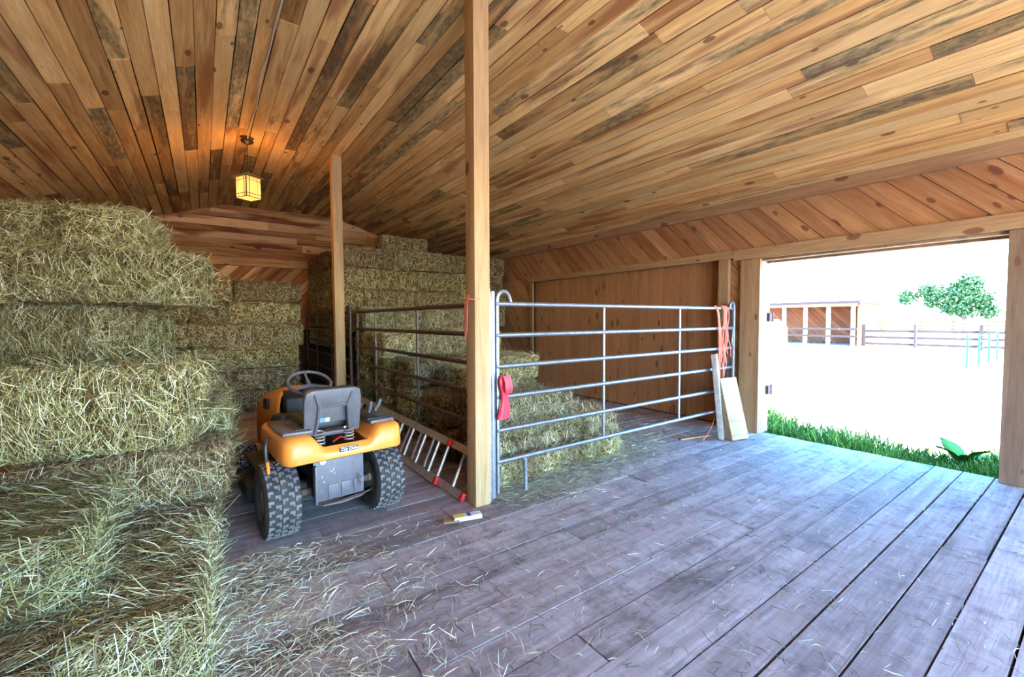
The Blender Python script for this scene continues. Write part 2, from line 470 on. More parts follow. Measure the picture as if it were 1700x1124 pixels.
def ceiling_piece(name, x0, z0, x1, z1, label):
    """planks running along Y on the strip between (x0,z0) and (x1,z1); planks face down"""
    y0, y1 = YB - 0.3, YF
    d = Vector((x1 - x0, 0, z1 - z0)); W = d.length; d.normalize()
    nrm = Vector((-d.z, 0, d.x)) * (1 if d.x > 0 else -1)     # pointing up
    g = Geo()
    a, b = Vector((x0, 0, z0)), Vector((x1, 0, z1))
    vs = []
    for y in (y0, y1):
        for p in (a + nrm * 0.026 - d * .02, b + nrm * 0.026 + d * .02, b + nrm * 0.14 + d * .02, a + nrm * 0.14 - d * .02):
            vs.append((p.x, y, p.z))
    g.add(vs, [(0, 1, 2, 3), (7, 6, 5, 4), (0, 4, 5, 1), (1, 5, 6, 2), (2, 6, 7, 3), (3, 7, 4, 0)])
    root = prop(g.build(name, BACKING), label, 'ceiling', None, 'structure')
    n = max(1, round(W / 0.152)); w = W / n
    for i in range(n):
        c = a + d * (w * (i + 0.5))
        y = y0 - random.uniform(0, 2.5)
        while y < y1:
            l = random.choice((2.4, 3.0, 3.6, 3.6, 4.2, 1.6))
            ya, yb = max(y, y0), min(y + l, y1)
            y += l
            if yb - ya < 0.15: continue
            drop = random.uniform(-0.006, 0.006)
            gap = random.choice((0.005, 0.006, 0.009, 0.016))
            p = c - nrm * (0.0 + drop)
            board('plank', (p.x, ya + 0.001, p.z), (p.x, yb - 0.001, p.z), d if d.x > 0 else -d, w - gap, 0.026, CEIL, root)
    return root

ceiling_piece('ceiling', CX0, ZC, CX1, ZC, 'flat middle strip of the rough plank ceiling above the lamp and posts')
ceiling_piece('ceiling', CX1, ZC, 6.15, ZC - SR * (6.15 - CX1), 'plank ceiling slope falling to the wall with the open doorway')
ceiling_piece('ceiling', CX0 + 0.004, ZC - 0.002, XL - 0.1, ZC - SL * (CX0 - XL + 0.1), 'plank ceiling slope falling to the side with the tall hay stack')

# floor: planks run along X
fl = Geo().box(XL - 0.2, 5.95, YB, YF + 0.1, -0.24, -0.045).build('floor', BACKING)
prop(fl, 'wide rough sawn plank floor dusted with hay', 'floor', None, 'structure')
PW = 0.206
row = 0
y = 0.43 - PW * 19
joints = {8: [2.06, 5.2], 9: [0.81, 4.1], 1: [5.3, 1.2], 0: [3.9], 2: [1.0], 3: [3.1]}
while y < YF:
    k = round((y - 0.43) / PW)
    cuts = joints.get(k)
    if cuts is None:
        cuts = []; x = XL + random.uniform(0.5, 4.0)
        while x < 5.6:
            cuts.append(x); x += random.choice((3.05, 3.66, 4.27))
    xs = [XL - 0.15] + sorted(cuts) + [5.97]
    for xa, xb in zip(xs[:-1], xs[1:]):
        dz = random.uniform(-0.003, 0.002)
        gap = random.choice((0.005, 0.007, 0.011, 0.014)) if k < 3 else random.choice((0.004, 0.006, 0.009))
        board('plank', (xa + 0.003, y + PW/2, dz), (xb - 0.003, y + PW/2, dz), (0, 1, 0), PW - gap, 0.045, FLOORW, fl)
    y += PW

# ---- wall with the doorway
wr = Geo()
wr.box(6.0, 6.10, YB, 0.58, -0.24, 3.3); wr.box(6.0, 6.10, 0.58, 2.74, 2.28, 3.3); wr.box(6.0, 6.10, 2.74, YF + 0.2, -0.24, 3.3)
wall_right = prop(wr.build('wall_right', BACKING), 'barn wall of diagonal boards around the open doorway', 'wall', None, 'structure')
ZH0, ZH1 = 2.27, 2.413       # header
ZB0, ZB1 = 2.93, 3.075       # beam under the ceiling
def diag_wall_x(x, ya, yb, za, zb, w, parent, up=1):
    """boards in the plane X=x, running down towards -Y, kept inside the rectangle"""
    planes = [((x, ya, 0), (0, 1, 0)), ((x, yb, 0), (0, -1, 0)), ((x, 0, za), (0, 0, 1)), ((x, 0, zb), (0, 0, -1))]
    dirv = Vector((0, 1, 1)).normalized()
    step = w * math.sqrt(2)
    H = zb - za
    y = ya - H - step
    while y < yb + step:
        a = Vector((x + random.uniform(-.003, .003), y - 0.1, za - 0.1)); b = a + dirv * ((H + 0.2) * math.sqrt(2))
        clipped_board('board', a, b, (0, 1, -1), w - random.choice((.003, .005, .008)), 0.022, WALL, parent, planes, None)
        y += step
diag_wall_x(5.875, YB, YF, ZH1 - 0.02, ZB0 + 0.02, 0.185, wall_right)
diag_wall_x(5.875, 7.56, YF, 0.0, ZH1 - 0.02, 0.185, wall_right)
diag_wall_x(5.875, 2.76, 3.24, 0.0, ZH0 + 0.02, 0.185, wall_right)
diag_wall_x(5.875, YB, 0.30, 0.0, ZH0 + 0.02, 0.185, wall_right)
def beam(name, y0, y1, z0, z1, x0, x1, mat, label, parent=None):
    o = board(name, (x0, y0, (z0+z1)/2), (x0, y1, (z0+z1)/2), (0, 0, 1), z1 - z0, x1 - x0, mat, parent, bev=0.004)
    if parent is None: prop(o, label, 'trim', None, 'structure')
    return o
# board() normal = ab x side ; for Y->+ and Z the normal is +X so run from high Y to low Y to face -X
def xboard(name, ya, yb, za, zb, x, t, mat, parent, vertical=False):
    if vertical:
        o = board(name, (x, (ya+yb)/2, za), (x, (ya+yb)/2, zb), (0, 1, 0), yb - ya, t, mat, parent, bev=0.003)
    else:
        o = board(name, (x, yb, (za+zb)/2), (x, ya, (za+zb)/2), (0, 0, 1), zb - za, t, mat, parent, bev=0.003)
    return o
def xtrim(name, ya, yb, za, zb, x, t, mat, label, vertical=False):
    return prop(xboard(name, ya, yb, za, zb, x, t, mat, None, vertical), label, 'trim', None, 'structure')
xtrim('trim_1', YB, YF, ZB0, ZB1, 5.83, 0.05, TRIMW, 'long timber under the ceiling slope above the diagonal boards')
xtrim('trim_2', YB, 3.05, ZH0, ZH1, 5.815, 0.06, TRIMW, 'header board over the open doorway')
xtrim('trim_3', 3.055, 7.52, ZH0 + 0.035, ZH1 - 0.005, 5.82, 0.055, TRIMW, 'header board over the closed reddish plank door')
xtrim('trim_4', 2.70, 2.95, 0.0, ZH0 - 0.003, 5.82, 0.05, TRIMW, 'wide upright board left of the open doorway', True)
xtrim('trim_5', 3.10, 3.24, 0.0, ZH0 + 0.03, 5.80, 0.06, TRIMW, 'narrow upright board at the edge of the closed door', True)
xtrim('trim_6', 7.42, 7.52, 0.0, ZH0 + 0.03, 5.82, 0.06, TRIMW, 'upright jamb board at the far side of the closed door', True)
xtrim('trim_7', 0.22, 0.60, 0.0, ZH0 - 0.003, 5.82, 0.05, DARKTRIM, 'broad brown upright board right of the open doorway', True)
# jamb and head lining of the opening, and its hinges
dj = empty('door_1', (5.9, 1.65, 0), 0, 'lining of the open doorway with two iron hinges', 'doorway'); dj['kind'] = 'structure'
def loc(o, root):
    return o
g = Geo().box(-0.028, 0.20, 1.05, 1.085, 0.0, 2.24); g.build('jamb', JAMB, dj, bevel=0.003)
Geo().box(-0.028, 0.20, -1.085, -1.052, 0.0, 2.24).build('jamb', DOORW, dj, bevel=0.003)
Geo().box(-0.022, 0.20, -1.085, 1.085, 2.24, 2.275).build('head_board', TRIMW, dj, bevel=0.003)
Geo().box(0.10, 0.18, -1.05, 1.05, 2.215, 2.24).build('door_stop', TRIMW, dj, bevel=0.003)
for z in (0.50, 1.46):
    h = Geo().box(0.13, 0.22, 1.015, 1.05, z, z + 0.11); h.tube([(0.215, 1.02, z - 0.01), (0.215, 1.02, z + 0.12)], 0.016, 10)
    h.build('hinge', RUST, dj)
# closed plank door
dr = Geo().box(5.975, 6.0, 3.2, 7.5, 0.0, ZH0 + 0.1).build('door_2', BACKING)
prop(dr, 'closed sliding door of reddish vertical planks behind the gate', 'door', None, 'structure')
y = 3.22
while y < 7.46:
    w = random.choice((0.19, 0.24, 0.285, 0.285))
    w = min(w, 7.48 - y)
    board('plank', (5.95 + random.uniform(-.003, .003), y + w/2, 0.02), (5.95, y + w/2, ZH0 + 0.08), (0, 1, 0), w - 0.004, 0.024, DOORW, dr)
    y += w
# ---- far wall: horizontal planks above, diagonal below
wf = Geo().box(XL - 0.2, 6.1, YF + 0.05, YF + 0.15, -0.24, 4.2).build('wall_back', BACKING)
prop(wf, 'far gable wall of horizontal planks over diagonal boards', 'wall', None, 'structure')
z = 2.72
planesF = [((CX1, YF, ZC), (-SR, 0, -1)), ((CX0, YF, ZC), (SL, 0, -1)), ((0, YF, ZC), (0, 0, -1))]
while z < ZC:
    w = random.choice((0.14, 0.185, 0.185, 0.12))
    x = XL - random.uniform(0, 2)
    while x < 6.05:
        l = random.choice((1.5, 2.2, 2.8, 3.4))
        xa, xb = max(x, XL), min(x + l, 6.05); x += l
        if xb - xa < 0.1: continue
        clipped_board('plank', (xa + .002, YF + random.uniform(-.005, .004), z + w/2), (xb - .002, YF, z + w/2), (0, 0, 1), w - random.choice((.005, .010)), 0.024, GABLE, wf, planesF, None)
    z += w
step = 0.185 * math.sqrt(2)
x = XL - 3.0
planesD = [((0, YF, 2.71), (0, 0, -1)), ((0, YF, 1.3), (0, 0, 1)), ((XL, YF, 0), (1, 0, 0)), ((6.05, YF, 0), (-1, 0, 0))]
while x < 6.0:
    clipped_board('board', (x, YF + random.uniform(-.004, .004), 1.2), (x + 1.6, YF, 2.8), (-1, 0, 1), 0.175, 0.024, GABLE, wf, planesD, None)
    x += step
# ---- left wall and the wall behind the camera
wl_ = Geo().box(XL - 0.2, XL - 0.04, YB, YF, -0.24, 3.1).build('wall_left', BACKING)
prop(wl_, 'boarded barn wall behind the tall hay stack', 'wall', None, 'structure')
z = 0.0
while z < 2.9:
    for ya, yb in ((YB, 1.2), (1.2, 5.4), (5.4, YF)):
        board('plank', (XL, ya, z + .12), (XL, yb - .004, z + .12), (0, 0, 1), 0.235, 0.03, WALL, wl_)
    z += 0.24
wb = Geo()
wb.box(XL - 0.2, -0.4, YB - 0.15, YB, -0.24, 3.3); wb.box(4.9, 6.1, YB - 0.15, YB, -0.24, 3.3)  # opening out of view, widened so more daylight reaches floor and hay
wb.box(XL - 0.2, 6.1, YB - 0.15, YB, 2.9, 4.2)
prop(wb.build('wall_front', WALL), 'near end wall with an unseen opening widened to let in daylight', 'wall', None, 'structure')

# ---- posts
def timber_post(x0, y0, h, lean, label):
    g = Geo().box(-h/2, h/2, -0.07, 0.07, -0.07, 0.07)
    o = g.build('timber_post', POSTW, bevel=0.006)
    M = Matrix(((0, 0, -1, x0 + 0.07), (0, 1, 0, y0 + 0.07), (1, 0, 0, h/2), (0, 0, 0, 1)))
    o.matrix_world = Matrix.Rotation(lean, 4, 'Y') @ M if not lean else M @ Matrix.Rotation(lean, 4, 'Y')
    return prop(o, label, 'post')
timber_post(1.735, 2.935, 4.0, 0.004, 'square pale timber post beside the near end of the steel gate')
timber_post(1.64, 6.95, 4.0, 0.0, 'square timber post farther back behind the orange lawn tractor')

# ------------------------------------------------------------------ hay
def smooth_noise(P, seed, freq):
    r = np.random.default_rng(seed)
    out = np.zeros(len(P))
    for i in range(9):
        k = r.normal(size=3) * freq * (1 + i * 0.45); out += np.sin(P @ k + r.uniform(0, 6.28)) / (1 + i * 0.5)
    return out / 3.0

def bale_body(name, L, W, H, seed, nx=30, ny=12, nz=10, rad=0.05, rough=0.012):
    g = Geo()
    X = np.linspace(-L/2, L/2, nx + 1); Y = np.linspace(-W/2, W/2, ny + 1); Z = np.linspace(0, H, nz + 1)
    for z in (0, H): g.grid([[(x, y, z) for y in Y] for x in X])
    for y in (-W/2, W/2): g.grid([[(x, y, z) for z in Z] for x in X])
    for x in (-L/2, L/2): g.grid([[(x, y, z) for z in Z] for y in Y])
    P = np.array(g.v)
    C = np.array([0, 0, H/2]); hx = np.array([L/2, W/2, H/2])
    Q = P - C; inner = np.clip(Q, -(hx - rad), hx - rad); D = Q - inner
    nd = np.linalg.norm(D, axis=1, keepdims=True); nd[nd == 0] = 1
    Nn = D / nd
    P2 = C + inner + Nn * rad
    d = smooth_noise(P2, seed, 9) * rough + smooth_noise(P2, seed + 5, 30) * rough * 0.6
    r = np.random.default_rng(seed); edges = np.cumsum(r.uniform(0.07, 0.15, 20)) - L/2
    for e in edges: d -= 0.014 * np.exp(-((P2[:, 0] - e) / 0.012) ** 2) * (np.abs(Nn[:, 0]) < 0.7)
    P2 = P2 + Nn * d[:, None]
    P2[:, 2] = np.maximum(P2[:, 2], 0.0)
    g.v = [tuple(p) for p in P2]
    me = bpy.data.meshes.new(name); me.from_pydata(g.v, [], g.f)
    bm = bmesh.new(); bm.from_mesh(me); bmesh.ops.remove_doubles(bm, verts=bm.verts, dist=1e-4); bmesh.ops.recalc_face_normals(bm, faces=bm.faces)
    bm.to_mesh(me); bm.free()
    me.polygons.foreach_set('use_smooth', [True] * len(me.polygons))
    me.materials.append(HAY)
    return me

def strands(P, D, Nv, Ls, w, bend, r):
    """ribbons: arrays of centres, directions, normals"""
    n = len(P)
    D = D / np.linalg.norm(D, axis=1, keepdims=True)
    S = np.cross(D, Nv + r.normal(size=(n, 3)) * 0.5); S /= np.maximum(np.linalg.norm(S, axis=1, keepdims=True), 1e-6)
    h = (Ls / 2)[:, None]; b = bend[:, None]
    c0 = P - D * h; c1 = P + Nv * b; c2 = P + D * h + S * (r.normal(size=n) * Ls * 0.10)[:, None]
    ww = (w / 2)[:, None]
    V = np.stack([c0 - S*ww*.6, c0 + S*ww*.6, c1 - S*ww, c1 + S*ww, c2 - S*ww*.5, c2 + S*ww*.5], axis=1)
    base = np.arange(n)[:, None] * 6
    F = np.concatenate([base + np.array([[0, 1, 3, 2]]), base + np.array([[2, 3, 5, 4]])], axis=1).reshape(-1, 4)
    return V.reshape(-1, 3), F

def bale_straw(name, L, W, H, n, wid, seed, lmin=0.04, lmax=0.17, tuft=0.10):
    r = np.random.default_rng(seed)
    A = np.array([W*H, W*H, L*H, L*H, L*W, L*W*0.35]); face = r.choice(6, n, p=A / A.sum())
    u, v = r.uniform(-.5, .5, n), r.uniform(-.5, .5, n)
    P = np.zeros((n, 3)); Nv = np.zeros((n, 3)); D = np.zeros((n, 3))
    for f in range(6):
        m = face == f; k = m.sum()
        if f < 2:
            s = -1 if f == 0 else 1
            P[m] = np.stack([np.full(k, s*L/2), u[m]*W, (v[m]+.5)*H], 1); Nv[m] = (s, 0, 0)
            a = r.uniform(0, 2*PI, k); D[m] = np.stack([np.zeros(k), np.cos(a), np.sin(a)], 1)
        elif f < 4:
            s = -1 if f == 2 else 1
            P[m] = np.stack([u[m]*L, np.full(k, s*W/2), (v[m]+.5)*H], 1); Nv[m] = (0, s, 0)
            a = r.normal(0, 0.75, k); D[m] = np.stack([np.sin(a), np.zeros(k), np.cos(a)], 1)
        else:
            z = H if f == 4 else 0.0
            P[m] = np.stack([u[m]*L, v[m]*W, np.full(k, z)], 1); Nv[m] = (0, 0, 1 if f == 4 else -1)
            a = r.normal(0, 0.65, k); D[m] = np.stack([np.sin(a), np.cos(a), np.zeros(k)], 1)
    # pull edge points onto the rounded outline
    C = np.array([0, 0, H/2]); hx = np.array([L/2, W/2, H/2]); rad = 0.05
    Q = P - C; inner = np.clip(Q, -(hx - rad), hx - rad); E = Q - inner; ne = np.linalg.norm(E, axis=1, keepdims=True)
    Nv = E / np.maximum(ne, 1e-6); P = C + inner + Nv * (rad + r.uniform(-0.006, 0.012, n))[:, None]
    D = D - Nv * np.sum(D * Nv, axis=1, keepdims=True) + r.normal(size=(n, 3)) * 0.12
    t = r.random(n) < tuft
    D[t] = D[t] * 0.8 + Nv[t] * r.uniform(0.3, 1.0, t.sum())[:, None] + np.array([0, 0, -0.15])
    Ls = r.uniform(lmin, lmax, n) * np.where(r.random(n) < 0.06, 1.5, 1.0)
    P[t] += Nv[t] * (Ls[t] * 0.22)[:, None]
    V, F = strands(P, D, Nv, Ls, wid * r.uniform(0.6, 1.4, n), r.uniform(0, 0.014, n), r)
    V = V.copy(); V[:, 2] = np.maximum(V[:, 2], -0.004)
    me = np_mesh(name, V, F); me.materials.append(STRAW)
    return me

BL, BW, BH = 1.04, 0.47, 0.37
def twine_mesh(mat):
    g = Geo(); pts = []
    rr = 0.05; l, h = BL/2 + 0.014, BH + .012
    for cx, cz, a0 in ((l - rr, h - rr + .004, 0), (-l + rr, h - rr + .004, PI/2), (-l + rr, rr - .002, PI), (l - rr, rr - .002, 1.5*PI)):
        for k in range(4):
            a = a0 + k * PI / 6; pts.append((cx + rr*math.cos(a), 0, cz + rr*math.sin(a)))
    g.tube(pts, 0.0026, 4, closed=True)
    me = bpy.data.meshes.new('twine'); me.from_pydata(g.v, [], g.f); me.materials.append(mat)
    return me
TW = [twine_mesh(TWINE_OLD)]
NEAR = [(bale_body('hay_bale', BL, BW, BH, s, rough=0.016), bale_straw('straw', BL, BW, BH, 12500, 0.0036, s + 50, tuft=0.11)) for s in (1, 2, 3, 4)]
MID = [(bale_body('hay_bale', BL, BW, BH, s, 22, 9, 8), bale_straw('straw', BL, BW, BH, 8500, 0.0040, s + 50, 0.05, 0.14, 0.09)) for s in (5, 6, 7)]
FAR = [(bale_body('hay_bale', BL, BW, BH, s, 22, 9, 8, rough=0.010), bale_straw('straw', BL, BW, BH, 6500, 0.0045, s + 50, 0.035, 0.10, 0.06)) for s in (8, 9, 10)]

def bale(x0, x1, y0, y1, z0, z1, axis, var, label, group, tilt=(0, 0, 0), twine=True):
    lib = {'near': NEAR, 'mid': MID, 'far': FAR}[var]
    body, straw = random.choice(lib)
    o = link('hay_bale', body)
    dx, dy, dz = x1 - x0, y1 - y0, z1 - z0
    if axis == 'x': sc = (dx / BL, dy / BW, (dz - .012) / BH); rz = random.choice((0, PI))
    else: sc = (dy / BL, dx / BW, dz / BH); rz = random.choice((PI/2, -PI/2))
    o.scale = sc
    o.location = ((x0+x1)/2, (y0+y1)/2, z0)
    o.rotation_euler = (tilt[0], tilt[1], rz + tilt[2])
    prop(o, label, 'hay bale', group)
    s = link('straw', straw, parent=o, kind='stuff')
    if twine:
        for yy in (-0.11, 0.11):
            t = link('twine', TW[0], parent=o); t.location = (0, yy, 0)
    return o

def bale_c(px, py, L, W, z0, z1, phi, axis, var, label, group, roll=(0, 0), twine=True):
    """front right corner (px, py); phi turns the right end towards the viewer side"""
    f = math.radians(phi); ex = Vector((math.cos(f), -math.sin(f))); ey = Vector((math.sin(f), math.cos(f)))
    c = Vector((px, py)) - ex * (L/2) + ey * (W/2)
    return bale(c.x - L/2, c.x + L/2, c.y - W/2, c.y + W/2, z0, z1, axis, var, label, group, (roll[0], roll[1], -f), twine)
GL = 'hay bales of the tall stack on the left'
def tl(a=0.02): return (random.uniform(-a, a), random.uniform(-a, a), random.uniform(-a*2, a*2))
# bottom row
bale(-0.97, -0.47, 1.72, 2.72, 0.0, 0.32, 'y', 'near', 'hay bale on the floor in the very bottom corner, under the overhanging nearest bale', GL, tl(.012))
bale(-0.47, -0.03, 2.10, 3.10, 0.0, 0.34, 'y', 'near', 'low shaggy hay bale on the floor at the front right foot of the left stack', GL, tl(.012))
bale(-0.44, 0.03, 3.13, 4.13, 0.0, 0.33, 'y', 'near', 'hay bale on the floor beside the rear tyre of the lawn tractor', GL, tl(.012))
bale(-0.97, -0.49, 2.76, 3.76, 0.0, 0.32, 'y', 'near', 'hay bale on the floor hidden behind the front left bottom bale', GL, tl(.01))
bale(-1.5, -1.0, 2.0, 3.0, 0.0, 0.32, 'y', 'near', 'bottom hay bale at the picture edge of the left stack', GL, tl(.01))
bale(-0.46, 0.02, 4.16, 5.16, 0.0, 0.35, 'y', 'mid', 'floor level hay bale farther along the tractor side of the left stack', GL, tl(.01))
# second row
bale(-0.93, -0.43, 2.42, 3.40, 0.33, 0.63, 'y', 'near', 'nearest big hay bale with broad straw top and pale right face', GL, (0.01, 0.0, 0.02))
bale(-1.45, -0.96, 2.50, 3.50, 0.33, 0.64, 'y', 'near', 'second row hay bale cut by the picture edge', GL, tl(.01))
bale(-0.92, 0.10, 3.43, 3.92, 0.34, 0.67, 'x', 'near', 'hay bale under the big string tied bale, above the rear tyre height', GL, (0.0, 0.02, 0.0))
bale(-0.36, 0.15, 3.96, 4.98, 0.36, 0.83, 'y', 'near', 'hay bale jutting out behind the big string tied bale, near the tractor hood', GL, tl(.01))
# third row (bale on edge)
bale_c(-0.13, 3.50, 1.10, 0.50, 0.675, 1.20, 15, 'x', 'near', 'big pale hay bale with a string across, stacked over the lower bales', GL, (0.0, 0.01))
bale_c(-1.24, 3.82, 1.0, 0.50, 0.66, 1.18, 15, 'x', 'near', 'hay bale cut by the picture edge level with the string tied bale', GL)
bale_c(-0.02, 4.10, 1.0, 0.46, 0.84, 1.18, 12, 'x', 'mid', 'hay bale hidden behind the big string tied bale', GL)
# fourth row
bale_c(-0.64, 4.40, 0.74, 0.48, 1.21, 1.63, 30, 'x', 'near', 'hay bale with dark brown front and pale green right face', GL)
bale_c(-1.36, 4.78, 0.80, 0.50, 1.20, 1.64, 28, 'x', 'near', 'green hay bale end at the picture edge beside the dark brown one', GL)
bale_c(-0.40, 4.95, 0.72, 0.46, 1.20, 1.60, 22, 'x', 'mid', 'pale hay bale peeping out behind the dark brown fronted one', GL)
bale_c(0.0, 4.75, 1.0, 0.46, 0.86, 1.18, 12, 'x', 'mid', 'hay bale deep in the left stack on its tractor side', GL, (0, 0), False)
# fifth row
bale_c(-0.12, 4.10, 1.04, 0.50, 1.64, 2.03, 22, 'x', 'near', 'long golden hay bale overhanging the stack like a ledge', GL, (0, 0.03))
bale_c(-1.14, 4.58, 1.0, 0.50, 1.64, 2.03, 22, 'x', 'near', 'golden hay bale at the picture edge left of the overhanging one', GL)
bale_c(-0.22, 4.80, 1.0, 0.46, 1.64, 2.02, 22, 'x', 'mid', 'hay bale hidden behind the overhanging golden one', GL, (0, 0), False)
# top row
bale_c(-0.40, 4.62, 0.46, 0.95, 2.04, 2.40, 9, 'y', 'near', 'topmost hay bale at the right end of the left stack', GL, (.01, .02))
bale_c(-0.91, 4.94, 0.45, 0.95, 2.04, 2.42, 9, 'y', 'near', 'topmost hay bale second from the right end of the left stack', GL, (.02, -.02))
bale_c(-1.36, 5.20, 0.50, 0.95, 2.04, 2.43, 9, 'y', 'near', 'topmost hay bale at the picture edge of the left stack', GL, (.0, .02))

ORD = ['first', 'second', 'third', 'fourth', 'fifth', 'sixth', 'seventh', 'eighth', 'ninth', 'tenth']
# stack against the far wall
GBk = 'dark hay bales stacked before the far wall'
yb0 = 8.25
def spans(a, b, seq):
    out = []; x = a
    for l in seq:
        if x + l * 0.6 > b: break
        e = min(x + l, b) ; out.append((x, e)); x = e
    return out
rows_back = [
    (0.00, 0.36, [1.02, 1.02, 1.02, 0.72]),
    (0.365, 0.36, [0.5, 1.02, 1.02, 0.5, 0.5, 0.48]),
    (0.73, 0.355, [1.02, 1.02, 0.48, 0.5, 0.5, 0.3]),
    (1.09, 0.36, [0.8, 1.02, 1.02, 0.98]),
    (1.455, 0.36, [1.02, 1.02, 0.48, 1.06]),
]
for ri, (z0, h, seq) in enumerate(rows_back):
    for ci, (a, b) in enumerate(spans(-2.2, 1.42, seq)):
        ax = 'x' if (b - a) > 0.6 else 'y'
        jy = random.uniform(-0.05, 0.05)
        dep = 0.48 if ax == 'x' else 1.0
        bale(a + .01, b - .01, yb0 + jy, yb0 + jy + dep, z0, z0 + h, ax, 'far',
             'dark hay bale by the far wall, %s row up, %s from the left' % (ORD[ri], ORD[ci]), GBk, tl(.015), False)
bale(0.42, 1.40, yb0 + 0.05, yb0 + 0.5, 1.82, 2.17, 'x', 'far', 'single dark hay bale lying on top before the diagonal boards', GBk, (0, -0.01, 0), False)
bale(-0.15, 0.36, yb0 - 0.02, yb0 + 0.98, 1.82, 2.2, 'y', 'far', 'hay bale end on top beside the single dark bale', GBk, tl(.02), False)
bale(-1.2, -0.18, yb0, yb0 + 0.48, 1.82, 2.18, 'x', 'far', 'hay bale on top row mostly behind the tall left stack', GBk, tl(.02), False)

# big stack behind the side gate
GRt = 'hay bales of the stepped stack behind the side gate'
X0, XE = 2.06, 5.75
def rowx(z0, h, y0, seq, rname, var='far', xa=X0, xe=XE):
    for ci, (a, b) in enumerate(spans(xa, xe, seq)):
        ax = 'x' if (b - a) > 0.6 else 'y'
        dep = 0.48 if ax == 'x' else 0.90
        jy = random.uniform(0, .04)
        bale(a + .008, b - .008, y0 + jy, y0 + jy + dep, z0, z0 + h, ax, var, 'stepped stack bale in the %s, %s from its left' % (rname, ORD[ci]), GRt, tl(.012), False)
YU = 8.3
rowx(2.50, 0.39, YU, [1.05, 1.05, 1.05, 0.52], 'top row')
rowx(2.10, 0.40, YU + .03, [0.5, 0.98, 1.05, 0.5, 0.6], 'second row from the top')
rowx(1.72, 0.375, YU - .02, [0.42, 1.0, 1.02, 1.05, 0.3], 'third row from the top')
rowx(1.35, 0.365, YU, [1.02, 1.04, 1.02, 0.6], 'fourth row from the top')
for i, (z0, h) in enumerate(((2.50, .39), (2.10, .40), (1.72, .375), (1.34, .37), (0.97, .36))):
    for j in range(2):
        ya = YU + 0.96 + j * 0.91
        bale(X0 - .03, X0 + .45, ya, ya + .87, z0, z0 + h, 'y', 'far', '%s bale in the shadowed side of the stepped stack, %s row down' % (('nearer', 'farther')[j], ORD[i]), GRt, tl(.012), False)
bale(3.0, 4.0, 8.75, 9.2, 2.90, 3.25, 'x', 'far', 'lone hay bale crowning the stepped stack just under the ceiling', GRt, (0, 0.0, 0.02), False)
rowx(1.31, 0.36, 6.90, [0.5, 0.5, 0.98, 0.5], 'upper step behind the dark gate', 'mid', X0, 4.6)
rowx(0.975, 0.33, 6.92, [1.0, 0.98], 'row under the upper step', 'mid', X0, 4.6)
rowx(0.97, 0.34, 5.95, [0.48, 0.98, 0.5], 'middle step behind the dark gate', 'mid', X0, 4.2)
rowx(0.65, 0.32, 5.97, [0.98, 0.98], 'row under the middle step', 'mid', X0, 4.2)
rowx(0.65, 0.33, 5.0, [0.98, 0.5, 0.5], 'lower step behind the dark gate', 'mid', X0, 4.1)
rowx(0.325, 0.32, 5.02, [0.98, 0.98], 'row under the lower step', 'mid', X0, 4.1)
rowx(0.325, 0.33, 4.10, [1.0, 0.5], 'ledge behind the ladder', 'mid', X0, 3.0)
rowx(0.0, 0.32, 3.98, [1.02], 'floor row behind the ladder', 'mid', X0, 3.9)
rowx(0.0, 0.32, 5.0, [1.02, 0.9], 'second floor row', 'far', X0, 3.9)
rowx(0.0, 0.32, 5.95, [1.02, 0.9], 'third floor row', 'far', X0, 3.9)
rowx(0.325, 0.32, 5.97, [1.02, 0.9], 'third floor row, upper layer', 'far', X0, 3.9)
rowx(0.0, 0.32, 6.92, [1.02, 0.9], 'fourth floor row', 'far', X0, 3.9)
rowx(0.325, 0.32, 6.92, [1.02, 0.9], 'fourth floor row, upper layer', 'far', X0, 3.9)
rowx(0.65, 0.32, 6.92, [1.02, 0.9], 'fourth floor row, top layer', 'far', X0, 3.9)

# bales and flakes by the steel gate
GG = 'hay by the steel gate'
bale(2.05, 3.08, 3.26, 3.74, 0.38, 0.78, 'x', 'near', 'green hay bale lying across the flakes just behind the steel gate', GG, (0.0, 0.05, 0.02))
bale(2.30, 3.0, 4.10, 4.55, 0.665, 0.94, 'x', 'mid', 'sagging pale hay bale behind the gate, above the green one', GG, (0, 0.10, 0.05), False)
bale(3.28, 4.25, 3.80, 4.28, 0.03, 0.42, 'x', 'mid', 'brownish hay bale slumped down toward the plank door behind the gate', GG, (0.1, 0.16, -0.25), False)
flk_body = bale_body('hay_flake', 0.24, 0.46, 0.40, 31, 8, 10, 10, rad=0.07, rough=0.016)
flk_straw = bale_straw('straw', 0.24, 0.46, 0.40, 4600, 0.0030, 77, 0.05, 0.17, 0.16)
for i, (x, y, rz, tx, hs) in enumerate(((2.17, 3.36, 0.05, -.08, .92), (2.44, 3.38, -.08, .05, .92), (2.71, 3.40, 0.10, -.06, .92), (2.98, 3.42, -.05, .08, .92), (3.28, 3.42, 0.1, .18, .86), (3.55, 3.40, .12, .24, .78))):
    o = link('hay_flake', flk_body); o.location = (x, y, 0.0); o.rotation_euler = (0, tx, rz); o.scale = (1, 1, hs)
    prop(o, 'loose hay flake standing on the floor behind the gate, %s from the timber post' % ORD[i], 'hay flake', 'hay flakes behind the gate')
    link('straw', flk_straw, parent=o, kind='stuff')

